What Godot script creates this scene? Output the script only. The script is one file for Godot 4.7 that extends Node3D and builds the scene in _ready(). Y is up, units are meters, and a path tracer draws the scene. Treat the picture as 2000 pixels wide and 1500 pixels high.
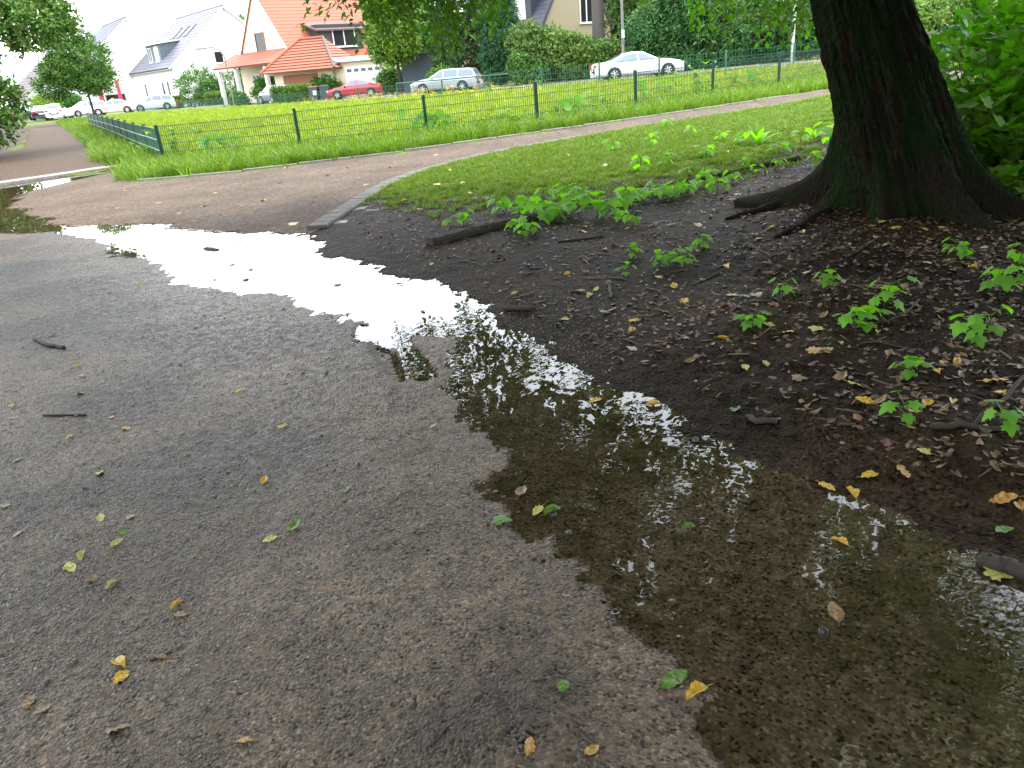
extends Node3D
# A wet park path under trees: puddle, muddy bank, big trunk, mesh fence, meadow, street with houses.

var rng := RandomNumberGenerator.new()
var M := {}
var used := {}
var nA := FastNoiseLite.new()
var nB := FastNoiseLite.new()
var nC := FastNoiseLite.new()
var nD := FastNoiseLite.new()

# ---------------------------------------------------------------- helpers
class MB:
	var v := PackedVector3Array()
	var n := PackedVector3Array()
	var ix := PackedInt32Array()
	var col := PackedColorArray()
	var paint := Color(1, 1, 1)
	func vert(p: Vector3, nn: Vector3) -> int:
		v.append(p); n.append(nn); col.append(paint)
		return v.size() - 1
	func face(a: int, b: int, c: int) -> void:
		ix.append(a); ix.append(c); ix.append(b)
	func tri(a: Vector3, b: Vector3, c: Vector3) -> void:
		var nn := (b - a).cross(c - a).normalized()
		var i := vert(a, nn); vert(b, nn); vert(c, nn)
		face(i, i + 1, i + 2)
	func quad(a: Vector3, b: Vector3, c: Vector3, d: Vector3) -> void:
		var nn := (c - a).cross(d - b).normalized()
		var i := vert(a, nn); vert(b, nn); vert(c, nn); vert(d, nn)
		face(i, i + 1, i + 2); face(i, i + 2, i + 3)
	func poly(pts: Array) -> void:
		for k in range(1, pts.size() - 1):
			tri(pts[0], pts[k], pts[k + 1])
	func box(c: Vector3, s: Vector3, b := Basis.IDENTITY) -> void:
		var h := s / 2.0
		var p := []
		for k in 8:
			p.append(c + b * Vector3(h.x * (1 if k & 1 else -1), h.y * (1 if k & 2 else -1), h.z * (1 if k & 4 else -1)))
		quad(p[4], p[5], p[7], p[6]); quad(p[1], p[0], p[2], p[3])
		quad(p[5], p[1], p[3], p[7]); quad(p[0], p[4], p[6], p[2])
		quad(p[6], p[7], p[3], p[2]); quad(p[0], p[1], p[5], p[4])
	func chamfer_box(c: Vector3, s: Vector3, e: float, b := Basis.IDENTITY) -> void:
		# top edges cut off at e
		var h := s / 2.0
		var lo := []; var mi := []; var to := []
		for q in [Vector2(-1, 1), Vector2(1, 1), Vector2(1, -1), Vector2(-1, -1)]:
			lo.append(c + b * Vector3(q.x * h.x, -h.y, q.y * h.z))
			mi.append(c + b * Vector3(q.x * h.x, h.y - e, q.y * h.z))
			to.append(c + b * Vector3(q.x * (h.x - e), h.y, q.y * (h.z - e)))
		for k in 4:
			var j := (k + 1) % 4
			quad(lo[k], lo[j], mi[j], mi[k]); quad(mi[k], mi[j], to[j], to[k])
		quad(to[0], to[1], to[2], to[3])
	func tube(pts: Array, radii: Array, sides: int, cap := true, rough := 0.0, r: RandomNumberGenerator = null) -> void:
		var rings := []
		var up := Vector3(0.31, 0.93, 0.17)
		for k in pts.size():
			var t: Vector3 = (pts[mini(k + 1, pts.size() - 1)] - pts[maxi(k - 1, 0)]).normalized()
			if absf(t.dot(up)) > 0.95: up = Vector3(0.9, 0.2, 0.38)
			var a := up.cross(t).normalized()
			var b := t.cross(a).normalized()
			var ring := []
			for s in sides:
				var an := TAU * s / sides
				var d := a * cos(an) + b * sin(an)
				var rr: float = radii[k] * (1.0 + (r.randf_range(-rough, rough) if r else 0.0))
				ring.append(vert(pts[k] + d * rr, d))
			rings.append(ring)
		for k in rings.size() - 1:
			for s in sides:
				var s2: int = (s + 1) % sides
				face(rings[k][s], rings[k][s2], rings[k + 1][s2]); face(rings[k][s], rings[k + 1][s2], rings[k + 1][s])
		if cap:
			for e in [0, rings.size() - 1]:
				var t2: Vector3 = (pts[e] - pts[1 if e == 0 else e - 1]).normalized()
				var ci := vert(pts[e], t2)
				for s in sides:
					var s3: int = (s + 1) % sides
					if e == 0: face(ci, rings[e][s3], rings[e][s])
					else: face(ci, rings[e][s], rings[e][s3])
	func smooth() -> void:
		# averages normals of vertices that share a place
		var at := {}
		for k in v.size():
			var key := Vector3i((v[k] * 2000.0).round())
			at[key] = at.get(key, Vector3.ZERO) + n[k]
		for k in v.size():
			var s: Vector3 = at[Vector3i((v[k] * 2000.0).round())]
			if s.length() > 0.001: n[k] = s.normalized()
	func mesh(m: Material, colours := false) -> ArrayMesh:
		var a := []
		a.resize(Mesh.ARRAY_MAX)
		a[Mesh.ARRAY_VERTEX] = v; a[Mesh.ARRAY_NORMAL] = n; a[Mesh.ARRAY_INDEX] = ix
		if colours: a[Mesh.ARRAY_COLOR] = col
		var o := ArrayMesh.new()
		o.add_surface_from_arrays(Mesh.PRIMITIVE_TRIANGLES, a)
		o.surface_set_material(0, m)
		return o

func lin(r: float, g: float, b: float, a := 1.0) -> Color:
	var c := Color(r, g, b).linear_to_srgb()
	c.a = a
	return c

func mat(c: Color, rough := 0.8, spec := 0.5, metal := 0.0) -> StandardMaterial3D:
	var m := StandardMaterial3D.new()
	m.albedo_color = c; m.roughness = rough; m.metallic_specular = spec; m.metallic = metal
	return m

func leaf_mat(c: Color, back: Color, rough := 0.5, tinted := true) -> StandardMaterial3D:
	var m := mat(c, rough, 0.4)
	m.backlight_enabled = true; m.backlight = back
	m.cull_mode = BaseMaterial3D.CULL_DISABLED
	m.vertex_color_use_as_albedo = tinted
	return m

func noise_tex(freq: float, lo: Color, hi: Color, size := 512, oct := 4, sd := 1) -> ImageTexture:
	var f := FastNoiseLite.new()
	f.seed = sd; f.frequency = freq; f.fractal_octaves = oct
	var im := f.get_seamless_image(size, size)
	var src := im.get_data()
	var out := PackedByteArray()
	out.resize(size * size * 3)
	var lut := []
	for k in 256:
		lut.append(lo.lerp(hi, k / 255.0))
	for k in size * size:
		var c: Color = lut[src[k]]
		out[k * 3] = int(c.r * 255.0); out[k * 3 + 1] = int(c.g * 255.0); out[k * 3 + 2] = int(c.b * 255.0)
	var r := Image.create_from_data(size, size, false, Image.FORMAT_RGB8, out)
	r.generate_mipmaps()
	return ImageTexture.create_from_image(r)

func textured(m: StandardMaterial3D, tex: Texture2D, metres: float, bump := 0.0, bump_tex: Texture2D = null) -> StandardMaterial3D:
	m.albedo_texture = tex
	m.uv1_triplanar = true; m.uv1_world_triplanar = true
	m.uv1_scale = Vector3.ONE / metres
	if bump > 0.0:
		m.heightmap_enabled = true; m.heightmap_scale = bump
		m.heightmap_texture = bump_tex if bump_tex else tex
	return m

func numbered(called: String) -> String:
	var k: int = used.get(called, 0)
	used[called] = k + 1
	return called if k == 0 else "%s_%03d" % [called, k]

func tag(o: Node, label: String, category: String, group := "", kind := "") -> void:
	if label: o.set_meta("label", label)
	if category: o.set_meta("category", category)
	if group: o.set_meta("group", group)
	if kind: o.set_meta("kind", kind)

func thing(called: String, label: String, category: String, at := Vector3.ZERO, turn := 0.0, group := "") -> Node3D:
	var o := Node3D.new()
	o.name = numbered(called)
	add_child(o)
	o.position = at; o.rotation.y = turn
	tag(o, label, category, group)
	return o

func obj(called: String, me: Mesh, parent: Node = null, kind := "") -> MeshInstance3D:
	var o := MeshInstance3D.new()
	o.mesh = me
	if parent == null:
		o.name = numbered(called)
		add_child(o)
	else:
		o.name = called
		parent.add_child(o, true)
	if kind: o.set_meta("kind", kind)
	return o

func multi(called: String, me: Mesh, places: Array, tints: Array, parent: Node, kind := "stuff") -> MultiMeshInstance3D:
	var mm := MultiMesh.new()
	mm.transform_format = MultiMesh.TRANSFORM_3D
	mm.use_colors = tints.size() > 0
	mm.mesh = me
	mm.instance_count = places.size()
	for k in places.size():
		mm.set_instance_transform(k, places[k])
		if tints.size(): mm.set_instance_color(k, tints[k])
	var o := MultiMeshInstance3D.new()
	o.multimesh = mm
	if parent == self:
		o.name = numbered(called)
		add_child(o)
	else:
		o.name = called
		parent.add_child(o, true)
	if kind: o.set_meta("kind", kind)
	return o

func ss(a: float, b: float, x: float) -> float:
	return smoothstep(a, b, x)

func rand_basis(flat := 0.0) -> Basis:
	var b := Basis(Vector3(rng.randfn(), rng.randfn(), rng.randfn()).normalized(), rng.randf() * TAU)
	if flat > 0.0:
		return Basis(Vector3.UP, rng.randf() * TAU) * Basis(Vector3(rng.randfn(), 0, rng.randfn()).normalized(), rng.randfn() * (1.0 - flat))
	return b

# ---------------------------------------------------------------- shape of the land
const KERB := [Vector2(-1.84, -7.93), Vector2(-1.77, -8.57), Vector2(-1.68, -9.23), Vector2(-1.59, -10.09), Vector2(-1.45, -10.94), Vector2(-1.2, -11.67), Vector2(-0.89, -12.3), Vector2(-0.35, -13.12), Vector2(0.35, -13.85), Vector2(2.13, -15.15), Vector2(5.04, -16.75), Vector2(7.5, -18.0), Vector2(12.5, -20.9), Vector2(16.5, -24.2), Vector2(24, -31)]
const FARSIDE := [Vector2(-6.55, -14.76), Vector2(-4.73, -14.6), Vector2(-3.11, -14.95), Vector2(-1.54, -15.45), Vector2(0.45, -16.4), Vector2(2.68, -17.36), Vector2(5.29, -18.76), Vector2(8.82, -20.8), Vector2(12.6, -23.4), Vector2(15.5, -26.0), Vector2(22, -33)]
const POOL := [Vector2(-6.1, -9.66), Vector2(-4.8, -8.95), Vector2(-3.05, -6.76), Vector2(-2.68, -6.1), Vector2(-1.79, -5.46), Vector2(-0.95, -4.62), Vector2(-0.68, -4.42), Vector2(-0.38, -4.12), Vector2(-0.26, -3.6), Vector2(-0.29, -3.13), Vector2(-.19, -2.81), Vector2(-.07, -2.31), Vector2(.02, -2.0), Vector2(.12, -1.74), Vector2(.26, -1.5), Vector2(.35, -1.33), Vector2(.42, -1.1), Vector2(.6, -.4), Vector2(2.2, -.4), Vector2(1.55, -1.5), Vector2(1.26, -1.86), Vector2(1.12, -2.06), Vector2(.98, -2.3), Vector2(.80, -2.55), Vector2(.60, -3.02), Vector2(.36, -3.47), Vector2(.03, -4.1), Vector2(-.29, -5.06), Vector2(-.68, -5.53), Vector2(-1.40, -6.56), Vector2(-1.80, -7.5), Vector2(-2.82, -8.19), Vector2(-4.19, -9.29), Vector2(-5.67, -10.0), Vector2(-7.75, -12.7), Vector2(-8.79, -14.85), Vector2(-8.69, -16.56), Vector2(-8.15, -17.9), Vector2(-9.5, -17.65), Vector2(-11.2, -16.2), Vector2(-11.0, -13)]
const LAWN_EDGE := [Vector2(-1.5, -10.5), Vector2(-0.75, -9.15), Vector2(-0.11, -8.83), Vector2(0.79, -9.06), Vector2(1.72, -9.2), Vector2(2.7, -9.54), Vector2(3.63, -10.3), Vector2(5.12, -11.68), Vector2(6.6, -12.9), Vector2(9, -14.6), Vector2(13, -17), Vector2(17, -20)]
const SIDE_FENCE := [Vector2(-7.34, -18.1), Vector2(-8.55, -20.4), Vector2(-9.8, -22.75), Vector2(-11.05, -25.1), Vector2(-12.3, -27.5), Vector2(-13.6, -29.95), Vector2(-14.9, -32.4), Vector2(-16.25, -34.9), Vector2(-17.6, -37.4), Vector2(-18.95, -39.9), Vector2(-20.3, -42.4), Vector2(-21.7, -45.0)]
var sd_grid := PackedFloat32Array()
const SDX := -12.5
const SDZ := -19.5
const SDC := 0.08
const SDW := 192
const SDH := 250
var wood_poly := PackedVector2Array()
var path_poly := PackedVector2Array()
var foot_poly := PackedVector2Array()
var lane_poly := PackedVector2Array()

func seg_d(p: Vector2, a: Vector2, b: Vector2) -> float:
	var ab := b - a
	return p.distance_to(a + ab * clampf((p - a).dot(ab) / ab.length_squared(), 0.0, 1.0))

func make_land() -> void:
	var pool := PackedVector2Array(POOL)
	sd_grid.resize(SDW * SDH)
	for j in SDH:
		for i in SDW:
			var p := Vector2(SDX + i * SDC, SDZ + j * SDC)
			var best := 9.0
			for k in pool.size():
				var d := seg_d(p, pool[k], pool[(k + 1) % pool.size()])
				if d < best: best = d
			sd_grid[j * SDW + i] = -best if Geometry2D.is_point_in_polygon(p, pool) else best
	# woodland floor: right of the puddle, up to the edge of the lawn
	for q in LAWN_EDGE: wood_poly.append(q)
	for q in [Vector2(40, -30), Vector2(40, 30), Vector2(0.9, 30), Vector2(.9, -1.5), Vector2(.55, -2.6), Vector2(.15, -3.4), Vector2(-.4, -4.6), Vector2(-1.1, -5.7), Vector2(-1.6, -6.7), Vector2(-1.9, -7.6), Vector2(-1.78, -8.0), Vector2(-1.6, -9.2)]: wood_poly.append(q)
	# gravel: footpath between the kerb and the far side, and the wide path near
	for q in FARSIDE: path_poly.append(q)
	var back := KERB.duplicate()
	back.reverse()
	for q in back: path_poly.append(q)
	for q in [Vector2(-1.6, -6.7), Vector2(-1.1, -5.7), Vector2(-.4, -4.6), Vector2(.15, -3.4), Vector2(.55, -2.6), Vector2(.9, -1.5), Vector2(0.9, 30), Vector2(-16, 30), Vector2(-15.5, -14), Vector2(-8.4, -18.1), Vector2(-7.2, -16.2)]: path_poly.append(q)
	foot_poly = PackedVector2Array(FARSIDE)
	for q in back: foot_poly.append(q)
	for q in [Vector2(-1.87, -7.5), Vector2(-2.8, -8.2), Vector2(-4.2, -9.3), Vector2(-5.7, -10), Vector2(-7.75, -12.7), Vector2(-8.79, -14.85), Vector2(-8.6, -17.4), Vector2(-8.4, -18.1), Vector2(-7.2, -16.2)]: foot_poly.append(q)
	lane_poly = PackedVector2Array([Vector2(-8.9, -18.9), Vector2(-10.3, -21.2), Vector2(-11.74, -24.24), Vector2(-16.24, -32.58), Vector2(-23.39, -45.84), Vector2(-33.5, -65), Vector2(-37.5, -63), Vector2(-28, -50.3), Vector2(-17.4, -30.5), Vector2(-16.2, -25), Vector2(-16.5, -14), Vector2(-12.7, -15.1)])

func sd(x: float, z: float) -> float:
	var fx := (x - SDX) / SDC
	var fz := (z - SDZ) / SDC
	if fx < 0.0 or fz < 0.0 or fx >= SDW - 1 or fz >= SDH - 1: return 5.0
	var i := int(fx)
	var j := int(fz)
	var u := fx - i
	var w := fz - j
	var k := j * SDW + i
	return lerpf(lerpf(sd_grid[k], sd_grid[k + 1], u), lerpf(sd_grid[k + SDW], sd_grid[k + SDW + 1], u), w)

func terr(x: float, z: float) -> float:
	return 0.012 * clampf(x, -9.0, 14.0) * ss(6, 14, -z)

const RUTS := [[Vector2(-0.75, -4.42), Vector2(-0.69, -3.96), Vector2(-0.54, -3.57)], [Vector2(-0.64, -4.24), Vector2(-0.53, -3.88), Vector2(-0.43, -3.56)], [Vector2(-0.84, -4.21), Vector2(-0.85, -4.49), Vector2(-0.8, -4.58)]]

func gh(x: float, z: float) -> float:
	var d := -z
	var h := terr(x, z)
	if d > 20.0 or d < -6.0 or absf(x) > 16.0:
		return h + nA.get_noise_2d(x * 0.2, z * 0.2) * 0.04 * ss(18, 30, d) * ss(-9, -5, x)
	var s := sd(x, z)
	var near := 1.0 - ss(5.0, 16.0, d)
	var b := nB.get_noise_2d(x, z)
	var c := nC.get_noise_2d(x, z)
	var sw := s - 0.085 + 0.12 * nA.get_noise_2d(x * 1.7, z * 1.7) + 0.05 * b
	h += -0.038 * ss(-0.05, 0.55, -sw) + 0.016 * ss(0.0, 0.4, sw)
	# the bank on the tree's side lies higher and is lumpier
	var bank := 0.0
	var line := x + 0.42 * (z + 3.5) - 0.35
	if line > 0.0:
		bank = ss(0.0, 1.1, line) * ss(0.0, 0.5, s)
	h += bank * (0.055 + 0.05 * nA.get_noise_2d(x, z))
	var dt := Vector2(x - 3.1, z + 5.8).length()
	h += 0.12 * exp(-dt * dt / 2.2)
	h += (0.0032 + 0.011 * bank) * b * (0.5 + 0.5 * near) + (0.0026 + 0.006 * bank) * c * near
	h += 0.012 * nA.get_noise_2d(x * 0.6 + 9.0, z * 0.6) * (1.0 - bank)
	if s > -0.1 and s < 0.6 and z < -3.2 and z > -4.8:
		for r in RUTS:
			var q := 9.0
			for k in r.size() - 1: q = minf(q, seg_d(Vector2(x, z), r[k], r[k + 1]))
			h -= 0.028 * (1.0 - ss(0.02, 0.075, q))
	return h

func place(x: float, z: float, dy := 0.0) -> Vector3:
	return Vector3(x, gh(x, z) + dy, z)

# ---------------------------------------------------------------- materials
func make_materials() -> void:
	# wet gravel: grains of their own tint, grit relief
	var size := 1280
	var cell := FastNoiseLite.new()
	cell.noise_type = FastNoiseLite.TYPE_CELLULAR; cell.frequency = 0.19; cell.fractal_type = FastNoiseLite.FRACTAL_NONE
	cell.cellular_return_type = FastNoiseLite.RETURN_DISTANCE
	cell.seed = 5
	var dist := cell.get_seamless_image(size, size).get_data()
	cell.cellular_return_type = FastNoiseLite.RETURN_CELL_VALUE
	var val := cell.get_seamless_image(size, size).get_data()
	var soft := FastNoiseLite.new()
	soft.frequency = 0.018; soft.fractal_octaves = 5; soft.seed = 8
	var lump := soft.get_seamless_image(size, size).get_data()
	var hgt := PackedByteArray(); hgt.resize(size * size)
	var alb := PackedByteArray(); alb.resize(size * size * 3)
	var rou := PackedByteArray(); rou.resize(size * size)
	for k in size * size:
		var l: int = lump[k]
		var vv: int = val[k]
		var g := 255 - dist[k]
		hgt[k] = clampi((g * (90 + (vv * 165 >> 8)) >> 9) + (l * 150 >> 8) - 20, 0, 255)
		var t := 0.52 + 0.34 * (l / 255.0) + (0.34 * (vv / 255.0 - 0.5))
		if vv > 244: t += 0.24
		elif vv < 22: t -= 0.2
		var w := 0.02 * (vv % 7 - 3) / 3.0
		alb[k * 3] = clampi(int((t + w) * 255.0), 0, 255)
		alb[k * 3 + 1] = clampi(int(t * 255.0), 0, 255)
		alb[k * 3 + 2] = clampi(int((t - w) * 255.0), 0, 255)
		rou[k] = clampi(50 + (l * 130 >> 8) - (vv >> 4), 0, 255)
	var ht := ImageTexture.create_from_image(Image.create_from_data(size, size, false, Image.FORMAT_L8, hgt))
	var at := ImageTexture.create_from_image(Image.create_from_data(size, size, false, Image.FORMAT_RGB8, alb))
	var rt := ImageTexture.create_from_image(Image.create_from_data(size, size, false, Image.FORMAT_L8, rou))
	var g := mat(Color.WHITE, 1.0, 0.34)
	g.albedo_texture = at; g.roughness_texture = rt; g.roughness_texture_channel = BaseMaterial3D.TEXTURE_CHANNEL_RED
	g.heightmap_enabled = true; g.heightmap_texture = ht; g.heightmap_scale = 1.3
	g.uv1_scale = Vector3(1, 1, 1) / 1.9
	g.vertex_color_use_as_albedo = true
	M.gravel = g
	var mu: StandardMaterial3D = g.duplicate()
	mu.uv1_scale = Vector3(1, 1, 1) / 2.7
	mu.heightmap_scale = 2.2
	mu.roughness_texture = null; mu.roughness = 0.55; mu.metallic_specular = 0.115
	M.mud = mu
	var fp: StandardMaterial3D = g.duplicate()
	fp.roughness_texture = null; fp.roughness = 0.85; fp.metallic_specular = 0.25; fp.heightmap_scale = 0.5
	M.earth = fp
	var bd: StandardMaterial3D = g.duplicate()
	bd.roughness_texture = null; bd.roughness = 1.0; bd.metallic_specular = 0.0; bd.heightmap_scale = 0.9
	M.bed = bd
	var la := mat(Color.WHITE, 0.95, 0.2)
	la.albedo_texture = noise_tex(0.03, Color(0.45, 0.5, 0.4), Color(1, 1, 1), 512, 5, 21)
	la.uv1_scale = Vector3(1, 1, 1) / 1.7
	la.vertex_color_use_as_albedo = true
	M.lawn = la
	# water: a thin smooth sheet over the wet bottom
	var wa := mat(Color(0.20, 0.17, 0.12, 0.14), 0.015, 0.5)
	wa.transparency = BaseMaterial3D.TRANSPARENCY_ALPHA
	M.water = wa
	# bark with moss comes from vertex colours
	var bt := noise_tex(0.05, Color(0.5, 0.5, 0.5), Color(1, 1, 1), 512, 5, 31)
	var ba := mat(Color.WHITE, 0.9, 0.25)
	ba.vertex_color_use_as_albedo = true
	var bn := FastNoiseLite.new()
	bn.seed = 61; bn.frequency = 0.012; bn.fractal_type = FastNoiseLite.FRACTAL_RIDGED; bn.fractal_octaves = 4
	var btx := ImageTexture.create_from_image(bn.get_seamless_image(512, 512))
	M.bark = textured(ba, bt, 0.35, 3.5, btx)
	M.bark.uv1_scale = Vector3(3.2, 1.1, 3.2)
	M.branch = textured(mat(lin(.055, .042, .03), 0.75), bt, 0.12, 0.5)
	M.limb = textured(mat(lin(.05, .045, .035), 0.85), bt, 0.4, 0.8)
	M.grey_bark = textured(mat(lin(.16, .14, .12), 0.85), bt, 0.5, 0.8)
	M.leaf_tree = leaf_mat(lin(.115, .20, .016), Color(.62, .88, .10))
	M.leaf_maple = leaf_mat(lin(.12, .24, .018), Color(.65, .95, .08))
	M.leaf_garden = leaf_mat(lin(.10, .175, .036), Color(.35, .48, .10), 0.6)
	M.needle = leaf_mat(lin(.05, .115, .036), Color(.12, .22, .06), 0.7)
	M.grass = leaf_mat(lin(.185, .265, .03), Color(.70, .80, .08), 0.6)
	M.flower = leaf_mat(lin(.75, .55, .02), Color(.3, .25, .0), 0.7)
	M.red_flower = leaf_mat(lin(.62, .02, .03), Color(.2, .0, .0), 0.7)
	M.litter = leaf_mat(lin(.15, .096, .055), Color(.1, .05, .02), 0.45)
	var spots := noise_tex(0.03, Color(0.60, 0.50, 0.30), Color(1.0, 1.0, 1.0), 256, 5, 51)
	for e in [["Y", .72, .52, .06], ["P", .56, .62, .20], ["G", .12, .27, .05], ["B", .30, .21, .12], ["O", .54, .34, .10], ["W", .62, .62, .54], ["D", .035, .03, .028]]:
		var a := leaf_mat(lin(e[1], e[2], e[3]), Color(e[1], e[2], e[3]) * 0.5, 0.38, false)
		textured(a, spots, 1.3)
		a.uv1_world_triplanar = false
		M["fallen" + e[0]] = a
	M.green_metal = mat(lin(.010, .042, .028), 0.5, 0.35)
	M.green_wire = mat(lin(.02, .10, .06), 0.45, 0.5)
	M.green_strip = mat(lin(.015, .068, .045), 0.55, 0.4)
	M.zinc = mat(lin(.45, .47, .45), 0.4, 0.6)
	var st := noise_tex(0.04, Color(0.7, 0.7, 0.7), Color(1, 1, 1), 256, 5, 41)
	M.stone = textured(mat(lin(.155, .14, .122), 0.75), st, 0.4, 0.4)
	M.concrete = textured(mat(lin(.32, .29, .26), 0.7), st, 0.7, 0.3)
	M.asphalt = textured(mat(lin(.16, .155, .15), 0.6), st, 1.2, 0.3)
	M.wood = textured(mat(lin(.045, .034, .026), 0.8), bt, 0.2, 0.9)
	var pl := noise_tex(0.02, Color(0.94, 0.94, 0.93), Color(1, 1, 1), 256, 4, 43)
	M.white_wall = textured(mat(lin(.78, .78, .76), 0.9), pl, 4.0)
	M.cream_wall = textured(mat(lin(.74, .66, .48), 0.9), pl, 4.0)
	M.brick_wall = textured(mat(lin(.50, .41, .27), 0.9), st, 0.6)
	M.brick_line = mat(lin(.30, .25, .17), 0.9)
	M.red_tile = textured(mat(lin(.42, .125, .068), 0.75), st, 1.1)
	M.grey_tile = textured(mat(lin(.14, .14, .175), 0.5), st, 1.1)
	M.slate = textured(mat(lin(.062, .066, .088), 0.55), st, 0.8)
	M.brown_tile = textured(mat(lin(.14, .10, .095), 0.7), st, 1.1)
	M.dark_clad = textured(mat(lin(.055, .045, .05), 0.6), st, 0.9)
	M.blue_clad = textured(mat(lin(.13, .16, .20), 0.6), st, 0.9)
	M.white_trim = mat(lin(.8, .8, .8), 0.5)
	M.brown_wood = mat(lin(.24, .085, .035), 0.6)
	M.glass = mat(lin(.02, .022, .025), 0.05, 0.35)
	M.blind = mat(lin(.74, .74, .76), 0.7)
	M.gutter = mat(lin(.2, .2, .2), 0.4, 0.6)
	for e in [["white", .80, .80, .79], ["silver", .42, .44, .47], ["red", .42, .012, .03], ["black", .02, .022, .03], ["cream", .76, .72, .55], ["violet", .18, .16, .20], ["pale", .55, .58, .62]]:
		var p := mat(lin(e[1], e[2], e[3]), 0.3, 0.5, 0.35 if e[0] == "silver" else 0.0)
		p.clearcoat_enabled = true; p.clearcoat = 0.8; p.clearcoat_roughness = 0.04
		M["paint_" + e[0]] = p
	M.car_glass = mat(lin(.10, .13, .16), 0.04, 0.7)
	M.tyre = mat(lin(.02, .02, .02), 0.85)
	M.rim = mat(lin(.55, .56, .58), 0.3, 0.7, 0.6)
	M.tail = mat(lin(.55, .02, .02), 0.2)
	M.lamp_glass = mat(lin(.8, .8, .8), 0.1)
	M.plate = mat(lin(.75, .75, .72), 0.4)
	M.lettering = mat(lin(.62, .03, .02), 0.5)
	M.bin = mat(lin(.06, .065, .07), 0.5)
	M.sign_red = mat(lin(.55, .02, .05), 0.5)
	M.pole = mat(lin(.16, .15, .13), 0.6)
	M.white_pole = mat(lin(.5, .5, .49), 0.6)
	M.dark_stone = textured(mat(lin(.055, .05, .045), 0.3), st, 0.1)
	M.pebble = textured(mat(lin(.20, .18, .155), 0.45), st, 0.1)
	M.pebble.vertex_color_use_as_albedo = true

# ---------------------------------------------------------------- leaves and tufts
func leaf_shape(mb: MB, base: Vector3, b: Basis, length: float, width: float, fold := 0.25, curl := 0.25, seg := 4, ragged: RandomNumberGenerator = null) -> void:
	# an oval leaf along b.z, folded at the midrib, curling along its length
	var mid := []
	var le := []
	var ri := []
	for k in seg + 1:
		var t := float(k) / seg
		var w := width * 0.5 * pow(sin(PI * clampf(t * 0.96 + 0.02, 0, 1)), 0.75) * (1.12 - 0.35 * t)
		var y := -curl * length * (t - 0.45) * (t - 0.45)
		var wl := w * (ragged.randf_range(.86, 1.1) if ragged else 1.0)
		var wr := w * (ragged.randf_range(.86, 1.1) if ragged else 1.0)
		var lift := ragged.randf_range(-.12, .12) * width if ragged else 0.0
		mid.append(base + b * Vector3(0, y, t * length))
		le.append(base + b * Vector3(-wl, y + wl * fold + lift, t * length))
		ri.append(base + b * Vector3(wr, y + wr * fold - lift * .6, t * length))
	for k in seg:
		mb.quad(mid[k], le[k], le[k + 1], mid[k + 1])
		mb.quad(ri[k], mid[k], mid[k + 1], ri[k + 1])

const MAPLE := [[0.0, 0.0], [.20, -.10], [.42, -.06], [.36, .12], [.62, .22], [.50, .34], [.58, .52], [.34, .50], [.24, .62], [.18, .80], [0.0, 1.0]]
func maple_shape(mb: MB, base: Vector3, b: Basis, s: float, droop := 0.2) -> void:
	# five pointed lobes, fanned out from the midrib
	var c := base + b * Vector3(0, 0.02, 0.32) * s
	for side in [-1.0, 1.0]:
		for k in MAPLE.size() - 1:
			var p := []
			for q in [MAPLE[k], MAPLE[k + 1]]:
				var x: float = q[0] * side
				p.append(base + b * Vector3(x, -droop * (x * x + (q[1] - .32) * (q[1] - .32)), q[1]) * s)
			if side > 0: mb.tri(c, p[1], p[0])
			else: mb.tri(c, p[0], p[1])

func spray_mesh(m: Material, leaves: int, reach: float, leaf: float, sd_: int, maple := false, stem := true) -> ArrayMesh:
	var mb := MB.new()
	var r := RandomNumberGenerator.new()
	r.seed = sd_
	for k in leaves:
		var t := (k + 0.6) / leaves
		var side := 1.0 if k % 2 == 0 else -1.0
		var b := Basis(Vector3.UP, side * r.randf_range(0.5, 1.3)) * Basis(Vector3.RIGHT, r.randf_range(-0.2, 0.75)) * Basis(Vector3.BACK, r.randf_range(-0.6, 0.6))
		var p := Vector3(side * 0.02 + r.randf_range(-.05, .05) * reach, -0.25 * reach * t * t + r.randf_range(-.1, .1) * reach, t * reach)
		if maple: maple_shape(mb, p, b, leaf * r.randf_range(0.7, 1.2))
		else: leaf_shape(mb, p, b, leaf * r.randf_range(0.75, 1.2), leaf * 0.58, 0.2, 0.3, 3)
	return mb.mesh(m)

func clump_mesh(m: Material, faces: int, radius: float, leaf: float, sd_: int, thin := 0.55) -> ArrayMesh:
	# a loose tuft of small pointed leaves for crowns that stand far off
	var mb := MB.new()
	var r := RandomNumberGenerator.new()
	r.seed = sd_
	for k in faces:
		var d := Vector3(r.randfn(), r.randfn() * 0.8, r.randfn()).normalized()
		var p := d * radius * pow(r.randf(), 0.5)
		var b := Basis(Vector3(r.randfn(), r.randfn(), r.randfn()).normalized(), r.randf() * TAU)
		var l := leaf * r.randf_range(0.6, 1.3)
		var w := l * thin
		mb.quad(p, p + b * Vector3(w * .5, .06 * l, l * .45), p + b * Vector3(0, -.04 * l, l), p + b * Vector3(-w * .5, .06 * l, l * .45))
	return mb.mesh(m)

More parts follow.
